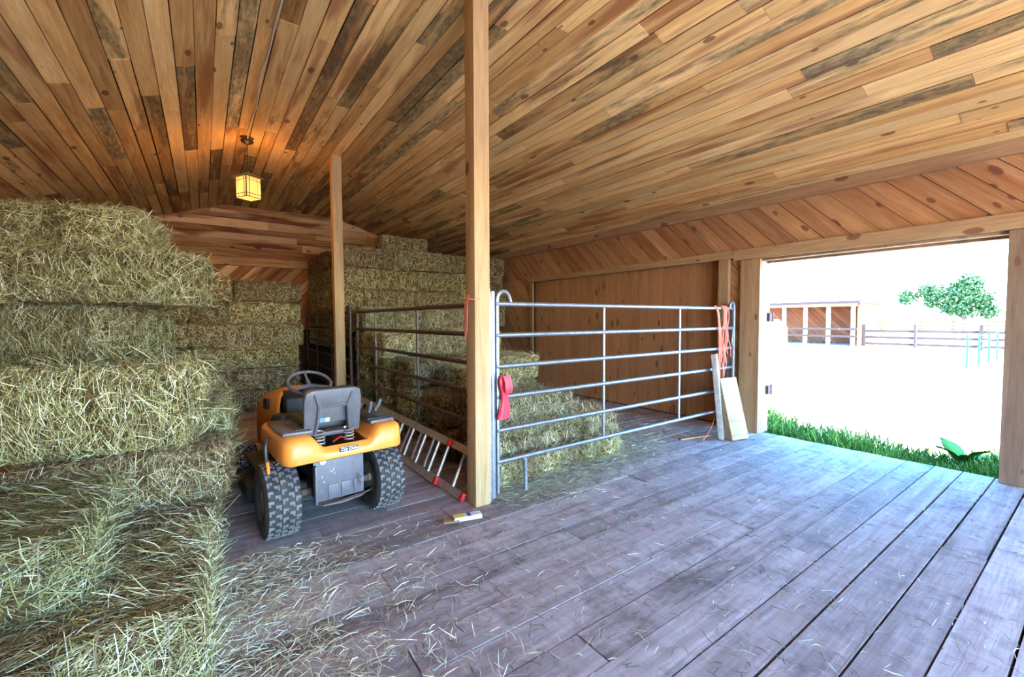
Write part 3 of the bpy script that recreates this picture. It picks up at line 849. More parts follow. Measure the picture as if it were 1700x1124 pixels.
# loose straw on the floor
def scatter(name, n, density, zfun, label, wid, seed, lmin=.03, lmax=.13, mat=LOOSE):
    r = np.random.default_rng(seed); out = []
    while len(out) < n:
        c = density(r)
        if c is not None: out.append(c)
    XY = np.array(out)
    a = r.uniform(0, 2*PI, n); D = np.stack([np.cos(a), np.sin(a), r.normal(0, .06, n)], 1)
    Ls = r.uniform(lmin, lmax, n)
    Zs = zfun(XY, r)
    P = np.column_stack([XY, Zs]); Nv = np.tile(np.array([0, 0, 1.0]), (n, 1))
    V, F = strands(P, D, Nv, Ls, wid * r.uniform(.6, 1.4, n), r.uniform(0, .01, n), r)
    V = V.copy(); V[:, 2] = np.maximum(V[:, 2], 0.0025)
    me = np_mesh(name, V, F); me.materials.append(mat)
    o = link(name, me)
    return prop(o, label, 'loose hay', None, 'stuff')
def d_left(r):
    x = -0.05 + abs(r.normal(0, 0.5)); yv = r.uniform(0.7, 3.15)
    lim = 1.9
    return (x, yv) if x < lim and r.random() < (1.0 if x < .5 else 0.6) else None
scatter('loose_hay', 5200, d_left, lambda XY, r: 0.004 + np.abs(r.normal(0, .006, len(XY))) + 0.03 * np.exp(-(XY[:, 0] + .05) / .12) * r.random(len(XY)), 'loose hay strewn over the planks along the foot of the left stack', .0032, 101)
def d_floor(r):
    pass
    x, yv = r.uniform(0.6, 5.7), r.uniform(0.1, 3.0)
    return (x, yv) if r.random() < 0.25 + 0.75 * (yv / 3.0) ** 2 else None
scatter('loose_hay', 6500, d_floor, lambda XY, r: 0.003 + r.random(len(XY)) * .004, 'thin scatter of straw bits across the open plank floor', .0032, 102, .015, .09, BITS)
def d_gate(r):
    x = 1.95 + r.beta(1.2, 1.6) * 2.6; yv = 3.05 + r.normal(0, .20) + (0.12 if x > 3 else 0)
    return (x, yv) if yv > 2.55 else None
scatter('loose_hay', 4200, d_gate, lambda XY, r: 0.004 + 0.035 * np.clip((XY[:, 1] - 2.85) / .4, 0, 1) * r.random(len(XY)), 'thick spill of loose green hay under the steel gate', .0036, 103, .03, .13)
def d_bay(r):
    x, yv = r.uniform(3.3, 5.6), r.uniform(3.1, 6.5)
    return (x, yv) if r.random() < np.exp(-(x - 3.3) / 1.0) else None
scatter('loose_hay', 5000, d_bay, lambda XY, r: 0.004 + 0.02 * r.random(len(XY)), 'brown chaff spread on the floor before the closed plank door', .004, 104, .03, .12)
def d_ledge(r):
    x, yv = r.uniform(2.1, 3.0), r.normal(7.25, .14)
    return (x, yv)
o = scatter('loose_hay', 700, d_ledge, lambda XY, r: 1.67 + 0.05 * r.random(len(XY)), 'wisp of golden straw heaped on the upper step of the hay stack', .006, 105, .06, .2)

# ------------------------------------------------------------------ gates
def panel(name, loc, rz, length, mat, label, legs, loop=True, rails=(1.632, 1.372, 1.112, 0.855, 0.575, 0.31), stiles=(0.36, 0.71), group=None, rr=0.021):
    root = empty(name, loc, rz, label, 'gate', group)
    zt, zb = rails[0], rails[-1]
    for z in rails:
        Geo().tube([(0.04, 0, z), (length - 0.02, 0, z)], rr, 10).build('rail', mat, root, smooth=True)
    # left upright with a bow at the top, right upright
    Geo().tube([(0.0, 0, 0.02), (0.0, 0, zt + 0.10)], 0.026, 10).build('upright', mat, root, smooth=True)
    pts = [(0.05, 0, 0.05), (0.05, 0, zt + 0.02)]
    for k in range(1, 8):
        a = PI - k * PI / 8
        pts.append((0.115 + 0.065 * math.cos(a), 0, zt + 0.03 + 0.075 * math.sin(a)))
    pts += [(0.19, 0, zt + 0.01)]
    Geo().tube(pts, 0.017, 8).build('bow_upright', mat, root, smooth=True)
    pts = [(length, 0, 0.33), (length, 0, zt + 0.01)]
    for k in range(1, 6):
        a = k * PI / 6
        pts.append((length - 0.05 + 0.05 * math.cos(a), 0, zt + 0.02 + 0.06 * math.sin(a)))
    pts.append((length - 0.1, 0, zt))
    Geo().tube(pts, 0.02, 8).build('upright', mat, root, smooth=True)
    for s in stiles:
        Geo().box(length*s - 0.013, length*s + 0.013, -0.008, 0.008, zb, zt).build('stile', mat, root)
    for x in legs:
        Geo().tube([(x - 0.03, 0, zb), (x, 0, zb - 0.03), (x + 0.01, 0, 0.1), (x + 0.012, 0, 0.004)], [0.02, .02, .018, .022], 8).build('foot', mat, root, smooth=True)
    return root
gate = panel('livestock_gate', (1.925, 2.99, 0), 0.0, 3.82, GALV, 'galvanised six rail steel gate panel between post and doorway, hung with red twine', (0.33, 3.55), stiles=(0.347, 0.682))
Geo().tube([(3.77, -.02, 1.36), (3.74, -.03, 1.28), (3.72, -.03, 1.18), (3.78, -.02, 1.11)], 0.008, 6).build('latch_chain', GALV, gate, smooth=True)
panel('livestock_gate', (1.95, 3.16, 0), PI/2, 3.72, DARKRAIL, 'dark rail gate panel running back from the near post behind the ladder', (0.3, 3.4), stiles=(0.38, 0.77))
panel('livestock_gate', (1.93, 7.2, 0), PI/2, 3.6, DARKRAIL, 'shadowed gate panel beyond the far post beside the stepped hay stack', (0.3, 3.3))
# upright steel tube standing beside the post
g = Geo(); g.tube([(1.895, 2.985, 0.0), (1.895, 2.985, 1.66), (1.89, 2.985, 1.72), (1.88, 2.985, 1.75)], 0.022, 10)
prop(g.build('steel_pipe', GALV, smooth=True), 'upright grey steel pipe strapped against the near timber post', 'pipe')

# twine hanging on the gate
def hang_twine(name, runs, mat, r, label, cat='twine'):
    root = empty(name, runs[0][0], 0, label, cat)
    o = Vector(runs[0][0])
    for pts in runs:
        P = [Vector(p) - o for p in pts]
        sm = []
        for i in range(len(P) - 1):
            p0, p1, p2, p3 = P[max(i-1, 0)], P[i], P[i+1], P[min(i+2, len(P)-1)]
            for k in range(5):
                t = k / 5
                sm.append(0.5 * ((2*p1) + (-p0+p2)*t + (2*p0-5*p1+4*p2-p3)*t*t + (-p0+3*p1-3*p2+p3)*t*t*t))
        sm.append(P[-1])
        Geo().tube(sm, r, 5).build('strand', mat, root, smooth=True)
    return root
runs = []
for i in range(9):
    x = 5.46 + 0.013 * i - .05; yv = 2.955 - 0.004 * (i % 3)
    ln = random.uniform(0.55, 1.05)
    pts = [(x, 2.99, 1.662), (x + .005, yv, 1.63)]
    for k in range(1, 6):
        pts.append((x + random.uniform(-.035, .035) - 0.03 * k / 5, yv - random.uniform(0, .02), 1.63 - ln * k / 5))
    runs.append(pts)
runs.append([(5.33, 2.955, 0.95), (5.42, 2.93, 1.17), (5.5, 2.93, 1.22), (5.57, 2.94, 1.15), (5.6, 2.945, 1.0)])
runs.append([(5.46, 2.95, 1.1), (5.32, 2.93, 0.95), (5.24, 2.93, 0.78), (5.22, 2.93, .70)])
hang_twine('baling_twine', runs, TWINE, 0.0055, 'thick bundle of coral red baling twine on the far end of the steel gate')
runs = []
for i in range(4):
    x = 5.27 + 0.012 * i
    pts = [(x, 2.99, 1.662), (x, 2.955, 1.6), (x + .03, 2.95, 1.45), (x + .05 + random.uniform(-.02, .02), 2.945, 1.2), (x + .04, 2.945, .95), (x + random.uniform(-.03, .05), 2.945, .6), (x + .03, 2.94, .3), (x + .05, 2.94, .12)]
    runs.append(pts)
runs.append([(5.3, 2.95, .7), (5.24, 2.93, .4), (5.18, 2.93, .2), (5.03, 2.92, .07), (4.93, 2.92, .01)])
hang_twine('baling_twine', runs, TWINE, 0.0045, 'loose coral red twine trailing from the gate top to the floor')
runs = [[(1.728, 3.02 + .02*i, 1.70), (1.72, 3.03 + .02*i, 1.6), (1.722, 3.04 + .015*i, 1.45), (1.727, 3.05 + .02*i, 1.40 - .03*i)] for i in range(3)]
runs.append([(1.728, 3.0, 1.66), (1.70, 2.98, 1.67), (1.72, 2.945, 1.66), (1.78, 2.928, 1.665)])
hang_twine('baling_twine', runs, TWINE, 0.004, 'orange red twine tied to the near timber post')

# red rubber glove hung on the gate
def glove():
    root = empty('rubber_glove', (2.01, 2.955, 0.68), 0, 'red rubber glove draped over a rail of the gate near the post', 'glove')
    prof = [(0.0, .062, .018), (0.05, .058, .02), (0.12, .045, .02), (0.18, .036, .018), (0.21, .034, .02), (0.25, .042, .024), (0.30, .05, .03), (0.335, .046, .03), (0.36, .03, .02)]
    g = Geo(); rows = []
    for z, rx, ry in prof:
        cx = -0.01 + 0.02 * (z / .36) + 0.012 * math.sin(z * 14)
        rows.append([(cx + rx * math.cos(a), -0.012 + ry * math.sin(a) * (1 + .35 * math.cos(3*a + z*9)), z) for a in [2*PI*k/18 for k in range(19)]])
    g.grid(rows); g.build('cuff', REDRUB, root, smooth=True)
    for k, (x, l) in enumerate(((-.022, .10), (-.006, .12), (.012, .11), (.027, .09))):
        pts = [(x, -.02, .33), (x, -.05, .35), (x + .004, -.062, .31), (x + .008, -.06, .33 - l)]
        Geo().tube(pts, [.013, .0135, .012, .008], 8).build('finger', REDRUB, root, smooth=True)
    Geo().tube([(.04, -.02, .27), (.062, -.03, .30), (.066, -.03, .26), (.055, -.032, .215)], [.014, .014, .012, .008], 8).build('thumb', REDRUB, root, smooth=True)
glove()

# timber offcut leaning on the gate, small piece and stick
OFFCUT = wood('offcut_wood', [(0.27, 0.17, 0.085), (0.36, 0.25, 0.135), (0.42, 0.31, 0.18)], knots=0.0, var=0.05)
g = Geo().box(-0.13, 0.13, -0.045, 0.045, 0.0, 0.76)
o = g.build('timber_offcut', OFFCUT, bevel=0.005)
xz = Matrix(((0, 0, 1, 0), (0, 1, 0, 0), (-1, 0, 0, 0), (0, 0, 0, 1)))
o.location = (5.32, 2.69, 0.012); o.rotation_euler = (-0.26, -0.02, -0.28)
prop(o, 'thick squared timber offcut leaning upright against the gate by the doorway', 'timber')
g = Geo().box(-0.045, 0.045, -0.03, 0.03, 0.0, 1.06)
o = g.build('wood_stake', plain('grey_wood', (0.40, 0.36, 0.32), 0.8, var=.4), bevel=0.004)
o.location = (5.22, 2.84, 0.005); o.rotation_euler = (-0.09, -0.03, 0.3)
prop(o, 'narrow grey wooden stake standing behind the leaning offcut', 'stake')
o = board('wood_lath', (4.75, 3.12, 0.022), (5.4, 2.97, 0.022), (0, 1, 0), 0.05, 0.018, TRIMW)
prop(o, 'thin wooden lath lying on the floor under the gate end', 'lath')
o = board('wood_batten', (5.76, 3.06, 0.02), (5.785, 3.06, 1.62), (0, 1, 0), 0.06, 0.03, JAMB, bev=.002)
prop(o, 'pale batten standing beside the wide upright board by the doorway', 'batten')

# small carton on the floor with a strip of wood
rt = empty('pencil_box', (1.575, 2.815, 0), -0.28, 'small printed white carton lying on the floor by the near post', 'box')
Geo().box(-0.10, 0.11, -0.035, 0.035, 0.004, 0.034).build('carton', CARD, rt, bevel=.002)
Geo().box(-0.09, -0.02, -0.028, 0.028, 0.0345, 0.0355).build('label_print', YELLOWP, rt)
Geo().box(0.0, 0.03, -0.028, 0.028, 0.0345, 0.0355).build('label_print', NAVYP, rt)
Geo().box(0.04, 0.10, -0.012, 0.012, 0.0345, 0.0355).build('label_print', PINKP, rt)
o = board('wood_chip', (1.40, 2.86, 0.018), (1.51, 2.82, 0.018), (0, 1, 0), 0.06, 0.014, TRIMW)
prop(o, 'short scrap of brown wood poking out from under the carton', 'wood scrap')

# ------------------------------------------------------------------ ladder
def ladder():
    root = empty('extension_ladder', (1.69, 3.11, 0.0), 0, 'aluminium extension ladder with red end caps lying on its edge along the side gate', 'ladder')
    th = math.atan2(0.175, 0.385)
    R = Matrix.Rotation(th, 4, 'Y')
    L = 3.9; W = 0.42
    def rail(x0, y0, y1, z, nm):
        # channel section running along Y
        g = Geo()
        for b in ((-.012, .012, y0, y1, z, z + .006), (-.012, .012, y0, y1, z + .060, z + .066), (-.014, -.008, y0, y1, z, z + .066)):
            g.box(b[0] + x0, b[1] + x0, b[2], b[3], b[4], b[5], R)
        return g.build(nm, ALU, root)
    for x0, y0 in ((0.0, 0.0), (-0.034, 0.44)):
        rail(x0, y0, y0 + L, 0.004, 'side_rail'); rail(x0, y0, y0 + L, W - .062, 'side_rail')
        n = 12
        for k in range(n):
            y = y0 + 0.20 + k * 0.305
            g = Geo().tube([R @ Vector((x0, y, .03)), R @ Vector((x0, y, W - .03))], 0.0155, 8)
            g.build('rung', ALU, root, smooth=True)
        for z in (0.0, W - .066):
            Geo().box(x0 - .017, x0 + .016, y0 - .012, y0 + .035, z + .002, z + .070, R).build('end_cap', REDP, root, bevel=.004)
ladder()

# ------------------------------------------------------------------ lamp and cable
lm = empty('pendant_lamp', (0.56, 7.0, 3.965), 0, 'lit square lantern pendant lamp hanging from the plank ceiling', 'lamp')
Geo().lathe([(0.0, 0.075), (-0.012, 0.08), (-0.03, 0.07), (-0.045, 0.035), (-0.06, 0.012)], 24, 'Z').build('canopy', CANOPY, lm, smooth=True)
Geo().tube([(0, 0, -.05), (0.002, 0, -.45)], 0.005, 6).build('cord', CANOPY, lm)
LR = -0.5
Mr = Matrix.Rotation(0.52, 4, 'Z')
def lbox(x0, x1, y0, y1, z0, z1): return Geo().box(x0, x1, y0, y1, z0, z1, Mr)
g = Geo(); zt = -0.50
g.add([Mr @ Vector(p) for p in ((-.15, -.15, zt), (.15, -.15, zt), (.15, .15, zt), (-.15, .15, zt), (-.02, -.02, zt + .07), (.02, -.02, zt + .07), (.02, .02, zt + .07), (-.02, .02, zt + .07))],
      [(3, 2, 1, 0), (4, 5, 6, 7), (0, 1, 5, 4), (1, 2, 6, 5), (2, 3, 7, 6), (3, 0, 4, 7)])
g.build('lamp_roof', LAMPRF, lm)
s = .098; z0, z1 = -0.78, -0.505
for x0, x1, y0, y1 in ((-s, s, -s, -s + .004), (-s, s, s - .004, s), (-s, -s + .004, -s, s), (s - .004, s, -s, s)):
    lbox(x0, x1, y0, y1, z0, z1).build('glass_pane', LAMPGL, lm)
lbox(-s, s, -s, s, z0 - .004, z0).build('glass_pane', LAMPGL, lm)
g = Geo()
for sx in (-1, 1):
    for sy_ in (-1, 1):
        g.box(sx*(s+.003) - .006, sx*(s+.003) + .006, sy_*(s+.003) - .006, sy_*(s+.003) + .006, z0 - .006, z1, Mr)
for sx in (-1, 1):
    for z in (z0 + .005, z0 + .05, z1 - .05):
        g.box(-s, s, sx*(s+.002) - .003, sx*(s+.002) + .003, z - .004, z + .004, Mr)
        g.box(sx*(s+.002) - .003, sx*(s+.002) + .003, -s, s, z - .004, z + .004, Mr)
    for q in (-.055, .055):
        g.box(q - .004, q + .004, sx*(s+.002) - .003, sx*(s+.002) + .003, z0, z1, Mr)
        g.box(sx*(s+.002) - .003, sx*(s+.002) + .003, q - .004, q + .004, z0, z1, Mr)
g.build('lattice', LAMPFR, lm)
ld = bpy.data.lights.new('bulb', 'POINT'); ld.energy = 72; ld.color = (1.0, 0.60, 0.30); ld.shadow_soft_size = 0.10
lo = bpy.data.objects.new('bulb', ld); COL.objects.link(lo); lo.parent = lm; lo.location = (0, 0, -0.66)
cab = [(0.56, 7.0, 3.955), (.55, 6.83, 3.985), (.56, 6.44, 3.985), (.57, 5.95, 3.985), (.55, 5.39, 3.985), (.55, 4.98, 3.985), (.56, 4.62, 3.985), (.57, 4.31, 3.985), (.57, 3.79, 3.985), (.575, 2.0, 3.985)]
g = Geo(); sm = []
for i in range(len(cab) - 1):
    a, b = Vector(cab[i]), Vector(cab[i+1])
    for k in range(6):
        t = k / 6; p = a.lerp(b, t); p.x += 0.008 * math.sin((i + t) * 2.4); sm.append(p)
g.tube(sm, 0.0075, 6)
prop(g.build('electric_cable', CABLE, smooth=True), 'grey electric cable stapled along the ceiling to the lamp', 'cable')

# ------------------------------------------------------------------ lawn tractor
def tractor():
    T = empty('lawn_tractor', (0.76, 3.43, 0.0), math.radians(4.5), 'orange and grey ride on lawn tractor parked between hay and ladder', 'lawn tractor')
    def wheel(x, y, R, W, rimr, front=False):
        s = 1 if x > 0 else -1
        hw = W / 2
        prof = [(-hw*.72, rimr), (-hw*.95, rimr + .02), (-hw, R*.78), (-hw*.96, R*.90), (-hw*.84, R*.965), (-hw*.6, R*.985), (0, R*.99), (hw*.6, R*.985), (hw*.84, R*.965), (hw*.96, R*.90), (hw, R*.78), (hw*.95, rimr + .02), (hw*.72, rimr)]
        w = Geo().lathe(prof, 48, 'X', closed=True).build('front_wheel' if front else 'rear_wheel', RUBBER, T, smooth=True, loc=(x, y, R))
        rp = [(-hw*.72, rimr + .004), (-hw*.62, rimr - .012), (-hw*.1, rimr - .02), (hw*.1, rimr - .02), (hw*.5, rimr - .012), (hw*.72, rimr + .004)]
        rg = Geo().lathe(rp, 32, 'X')
        rg.lathe([(-s*.005, rimr - .015), (s*hw*.2, rimr*.55), (s*hw*.55, rimr*.5), (s*hw*.55, .02), (s*hw*.5, 0.0)], 32, 'X')
        rg.lathe([(-s*hw*.9, .03), (s*hw*.7, .03)], 14, 'X')
        rg.build('rim', RIM, w, smooth=True)
        # turf tread: rows of staggered hooked lugs
        g = Geo(); n = 26 if not front else 20
        rows = [-.72, -.36, 0.0, .36, .72]
        for ri, q in enumerate(rows):
            for k in range(n):
                a = 2*PI*(k + (.5 if ri % 2 else 0)) / n
                xc = q * hw; rr = R * (.985 - .02 * abs(q))
                da = 2*PI / n; wx = hw * .145
                for (xa, xb, aa, ab) in ((xc - wx, xc + wx, -.26, .04), (xc + wx*.2 if ri % 2 else xc - wx, xc + wx if ri % 2 else xc - wx*.2, .04, .30)):
                    vs = []
                    for rad in (rr - .004, rr + .010):
                        for (xx, ang) in ((xa, aa), (xb, aa), (xb, ab), (xa, ab)):
                            th = a + ang * da
                            vs.append((xx, rad * math.cos(th), rad * math.sin(th)))
                    g.add(vs, [(3, 2, 1, 0), (4, 5, 6, 7), (0, 1, 5, 4), (1, 2, 6, 5), (2, 3, 7, 6), (3, 0, 4, 7)])
        g.build('tread', LUG, w, fix=False, kind='stuff')
        return w
    wheel(-0.375, 0.0, 0.254, 0.225, 0.115); wheel(0.375, 0.0, 0.254, 0.225, 0.115)
    wheel(-0.37, 1.26, 0.185, 0.15, 0.09, True); wheel(0.37, 1.26, 0.185, 0.15, 0.09, True)
    # rear axle, transaxle, chassis
    Geo().tube([(-.34, 0, .252), (-.2, 0, .252), (.2, 0, .252), (.34, 0, .252)], [.024, .03, .03, .024], 12).build('axle', DUSTY, T, smooth=True)
    Geo().box(-.15, .15, -.12, .14, .20, .36).build('transaxle', BLACK, T, bevel=.02)
    Geo().box(-.17, .17, -.15, 1.42, .36, .47).build('chassis', BLACK, T, bevel=.01)
    Geo().tube([(-.33, 1.26, .2), (0, 1.24, .27), (.33, 1.26, .2)], .022, 8).build('front_axle', BLACK, T, smooth=True)
    # rear plate with pressed ribs, slot, knob, tow flange
    p = Geo().box(-.19, .16, -.215, -.20, .235, .565).build('hitch_plate', PLATE, T, bevel=.004)
    for x in (-.06, .03, .12):
        Geo().box(x - .035, x + .035, -.224, -.214, .25, .345).build('pressed_rib', PLATE, p, bevel=.006)
    Geo().box(-.19, -.175, -.26, -.20, .235, .50).build('side_flange', PLATE, p, bevel=.003)
    g = Geo(); g.prism([(-.15, -.22), (.20, -.22), (.235, -.17), (.12, -.275), (-.03, -.305), (-.15, -.285)], .226, .236)
    g.build('tow_flange', DUSTY, p, bevel=.003)
    Geo().lathe([(-.232, .022), (-.216, .024)], 20, 'Y', (-.13, 0, .52)).build('dump_valve', STICKER, p, smooth=True)
    Geo().tube([(-.095, -.218, .535), (-.06, -.218, .50), (-.055, -.218, .455), (-.06, -.218, .44)], .005, 6).build('slot', SPRING, p)
    for x, z in ((-.135, .41), (-.12, .37), (-.05, .42), (-.07, .435)):
        Geo().lathe([(-.222, .006), (-.214, .007)], 8, 'Y', (x, 0, z)).build('bolt', SPRING, p)
    g = Geo()
    for k in range(4):
        c = Vector((.115 + .008 * (k % 2), -.235, .375 - k * .022))
        g.tube([c + Vector((math.cos(a) * .010, (.006 if k % 2 else 0) * math.sin(a), math.sin(a) * .015)) for a in [2*PI*i/10 for i in range(10)]], .0032, 5, closed=True)
    g.build('chain', DUSTY, p, smooth=True)
    # fender body: profile swept across the width
    def zt(x):
        a = abs(x)
        t = min(max((a - .15) / .09, 0), 1); t = t*t*(3 - 2*t)
        return .648 + .09 * t
    xs = [-.405, -.40, -.385, -.36, -.32, -.28, -.24, -.21, -.18, -.15, -.1, 0, .1, .15, .18, .21, .24, .28, .32, .36, .385, .40, .405]
    rows = []
    for x in xs:
        a = abs(x); e = max(0, (a - .36) / .045)
        ins = .055 * e * e            # rounded rear corners
        top = zt(x) - .03 * e ** 3
        hole = a < .17                # centre well under the seat
        fy = -.31 if hole else .34
        yr = -.375 + ins
        rows.append([(x, yr + .025, .560 + .01*e), (x, yr, .572 + .01*e), (x, yr - .004, .61), (x, yr + .006, top - .025), (x, yr + .03, top), (x, yr + (.10 if not hole else .04), top + .004), (x, fy - .02, top if not hole else top - .004), (x, fy, top - (.05 if not hole else .05))])
    g = Geo().grid(rows)
    for s, x in ((0, xs[0]), (-1, xs[-1])):          # end caps reach down to the running board
        r = rows[s]
        g.add(r + [(x, .34, .57)], [tuple(range(len(r) + 1))])
    fb = g.build('fender', ORANGE, T, smooth=True, angle=50)
    so = fb.modifiers.new('thick', 'SOLIDIFY'); so.thickness = .008; so.offset = -1
    # inner deck under seat
    Geo().box(-.17, .17, -.2, .30, .56, .60).build('seat_deck', BLACK, T, bevel=.01)
    for s in (-1, 1):
        pd = Geo().prism([(s*.20, -.27), (s*.385, -.255), (s*.392, -.10), (s*.385, .22), (s*.20, .22)] if s > 0 else [(s*.385, -.255), (s*.20, -.27), (s*.20, .22), (s*.385, .22), (s*.392, -.10)], .736, .762).build('fender_pad', SHELL, T, bevel=.012)
        Geo().prism([(s*.25 - .045, -.21), (s*.25 + .045, -.21), (s*.25 + .06, .02), (s*.25 - .06, .02)], .758, .766).build('recess', BLACK, pd, bevel=.003)
    # badge
    bd = Geo().box(-.062, .066, -.3835, -.3795, .605, .640).build('badge', BLACK, T, bevel=.001)
    for z in (.606, .637):
        Geo().box(-.060, .064, -.3845, -.3835, z, z + .002).build('border', WHITEP, bd)
    cu = bpy.data.curves.new('lettering', 'FONT'); cu.body = 'Cub Cadet'; cu.size = .0265; cu.shear = .35; cu.extrude = .0006; cu.align_x = 'CENTER'; cu.align_y = 'CENTER'; cu.offset = .0006
    tmp = bpy.data.objects.new('tmp', cu); COL.objects.link(tmp)
    dg = bpy.context.evaluated_depsgraph_get(); me = bpy.data.meshes.new_from_object(tmp.evaluated_get(dg))
    COL.objects.unlink(tmp); bpy.data.objects.remove(tmp)
    me.materials.clear(); me.materials.append(WHITEP)
    link('lettering', me, None, bd, (0.002, -.3845, .6225), (PI/2, 0, 0))
    # seat
    st = empty_child('seat', T, (-.05, -.02, .715))
    st.scale = (.93, .93, .92)
    Geo().box(-.20, .20, -.10, .34, 0.0, .09).build('cushion', BLACK, st, bevel=.03, seg=3)
    bk = Geo()
    tilt = Matrix.Rotation(math.radians(10), 4, 'X')
    def rbox(x0, x1, y0, y1, z0, z1, nm, mat, bev=.012):
        return Geo().box(x0, x1, y0, y1, z0, z1, tilt).build(nm, mat, st, bevel=bev, seg=3)
    # shell: two sides, top panel, bottom bar leave the window open
    out = [(-.205, .02), (-.21, .30), (-.195, .36), (-.15, .375), (.15, .375), (.195, .36), (.21, .30), (.205, .02), (.115, .02), (.10, .225), (-.10, .225), (-.115, .02)]
    Geo().prism([(x, z) for x, z in out], -.195, -.14, 'Y', tilt).build('back_shell', SHELL, st, bevel=.012, seg=2)
    rbox(-.12, .12, -.19, -.15, .0, .035, 'lower_bar', SHELL)
    rbox(-.115, .115, -.155, -.148, .10, .24, 'back_panel', SHELL, .003)
    rbox(-.19, .19, -.145, -.06, .13, .36, 'back_cushion', BLACK, .03)
    for s in (-1, 1):
        Geo().tube([tilt @ Vector(p) for p in ((s*.138, -.198, .345), (s*.105, -.205, .25), (s*.112, -.205, .15), (s*.13, -.20, .02))], [.010, .013, .013, .012], 8).build('rib', SHELL, st, smooth=True)
    Geo().tube([tilt @ Vector(p) for p in ((-.105, -.2, .25), (.105, -.2, .25))], .009, 8).build('rib', SHELL, st, smooth=True)
    rbox(-.11, -.03, -.159, -.154, .105, .140, 'seat_label', BLUEST, .002)
    rbox(-.045, -.015, -.1605, -.154, .107, .138, 'seat_label', STICKER, .002)
    # seat springs
    for x in (-.14, .06):
        pts = [(x + .030*math.cos(t), -.215 + .030*math.sin(t), .635 + .10 * t / (2*PI*4.5)) for t in np.linspace(0, 2*PI*4.5, 64)]
        Geo().tube(pts, .0055, 6).build('seat_spring', SPRING, T, smooth=True)
    Geo().tube([(-.05, -.20, .64), (.0, -.21, .67), (.05, -.2, .65)], .006, 6).build('wire', REDP, T, smooth=True)
    # foot boards and lower body
    for s in (-1, 1):
        Geo().box(s*.17 if s > 0 else -.43, .43 if s > 0 else -.17, .32, .98, .33, .36).build('foot_board', BLACK, T, bevel=.006)
    # mower deck
    Geo().prism([(-.50, .42), (-.36, .34), (.36, .34), (.52, .46), (.52, .80), (.36, .98), (-.36, .98), (-.50, .86)], .11, .235).build('mower_deck', BLACK, T, bevel=.02)
    # dash tower and steering wheel
    dsh = Geo().prism([(.62, .36), (.70, .84), (.80, .90), (.98, .86), (1.0, .36)], -.15, .15, 'X').build('dash', BLACK, T, bevel=.02)
    Geo().tube([(.0, .78, .85), (.02, .635, .945)], .022, 10).build('steering_column', BLACK, T, smooth=True)
    Rw = Matrix.Translation((0.02, .62, 0.965)) @ Matrix.Rotation(math.radians(28), 4, 'X')
    sw = Geo().tube([Rw @ Vector((.172*math.cos(a), .172*math.sin(a), 0)) for a in [2*PI*k/40 for k in range(40)]], .0135, 10, closed=True).build('steering_wheel', SHELL, T, smooth=True)
    for a in (PI*.5, PI*1.17, PI*1.83):
        Geo().tube([Rw @ Vector((0, 0, -.03)), Rw @ Vector((.09*math.cos(a), .09*math.sin(a), -.012)), Rw @ Vector((.168*math.cos(a), .168*math.sin(a), 0))], [.022, .012, .010], 8).build('spoke', SHELL, sw, smooth=True)
    # side canister with a sticker left of the seat
    cn = Geo().lathe([(.0, .07), (.02, .082), (.12, .082), (.145, .07), (.15, .0)], 24, 'Z', (-.22, .50, .60)).build('fuel_tank', BLACK, T, smooth=True)
    Geo().box(-.235, -.19, .405, .418, .66, .71).build('sticker', STICKER, cn)
    Geo().box(-.30, -.12, .36, .66, .44, .60).build('side_panel', BLACK, T, bevel=.03)
    # hood
    rows = []
    for y, z1, hw, zb in ((.80, .905, .185, .50), (.86, .92, .20, .42), (1.0, .905, .225, .36), (1.15, .875, .245, .34), (1.32, .83, .25, .33), (1.48, .765, .245, .33), (1.58, .68, .225, .33), (1.61, .56, .20, .34)):
        r = []
        for x, z in ((-1, 0), (-1.02, .35), (-1.0, .65), (-.94, .82), (-.80, .93), (-.5, .985), (0, 1), (.5, .985), (.80, .93), (.94, .82), (1.0, .65), (1.02, .35), (1, 0)):
            r.append((x * hw, y, zb + (z1 - zb) * z))
        rows.append(r)
    g = Geo().grid(rows)
    g.add(rows[-1], [tuple(range(len(rows[-1])))])
    hd = g.build('hood', ORANGE, T, smooth=True, angle=45)
    so = hd.modifiers.new('thick', 'SOLIDIFY'); so.thickness = .008; so.offset = -1
    for s in (-1, 1):
        Geo().prism([(.98, .81), (1.14, .79), (1.14, .70), (1.0, .71)], s*.222, s*.246, 'X').build('hood_vent', BLACK, hd, bevel=.003)
    Geo().box(-.19, .19, .90, 1.5, .47, .72).build('engine', BLACK, T, bevel=.03)
    # levers on the right fender
    for x, y0, top in ((.30, .02, .84), (.375, .08, .85)):
        g = Geo().tube([(x, y0, .73), (x + .004, y0 - .02, .80), (x - .004, y0 - .03, .80)], .006, 6)
        lv = g.build('lever', SPRING, T, smooth=True)
        Geo().tube([(x - .004, y0 - .03, .785), (x + (.002 if x < .35 else .02), y0 - .04, .82), (x + (.004 if x < .35 else .03), y0 - .045, .86)], [.012, .016, .013], 10).build('grip', SHELL, lv, smooth=True)
    # dark lift handle at the left fender edge
    Geo().tube([(-.43, -.12, .72), (-.455, -.14, .71), (-.465, -.15, .66), (-.462, -.15, .57)], [.009, .011, .014, .013], 8).build('lift_handle', BLACK, T, smooth=True)
    Geo().tube([(-.455, -.14, .575), (-.445, -.12, .48)], .011, 8).build('lift_rod', ORANGE, T, smooth=True)
def empty_child(name, parent, loc):
    o = bpy.data.objects.new(name, None); COL.objects.link(o); o.parent = parent; o.location = loc; return o
tractor()

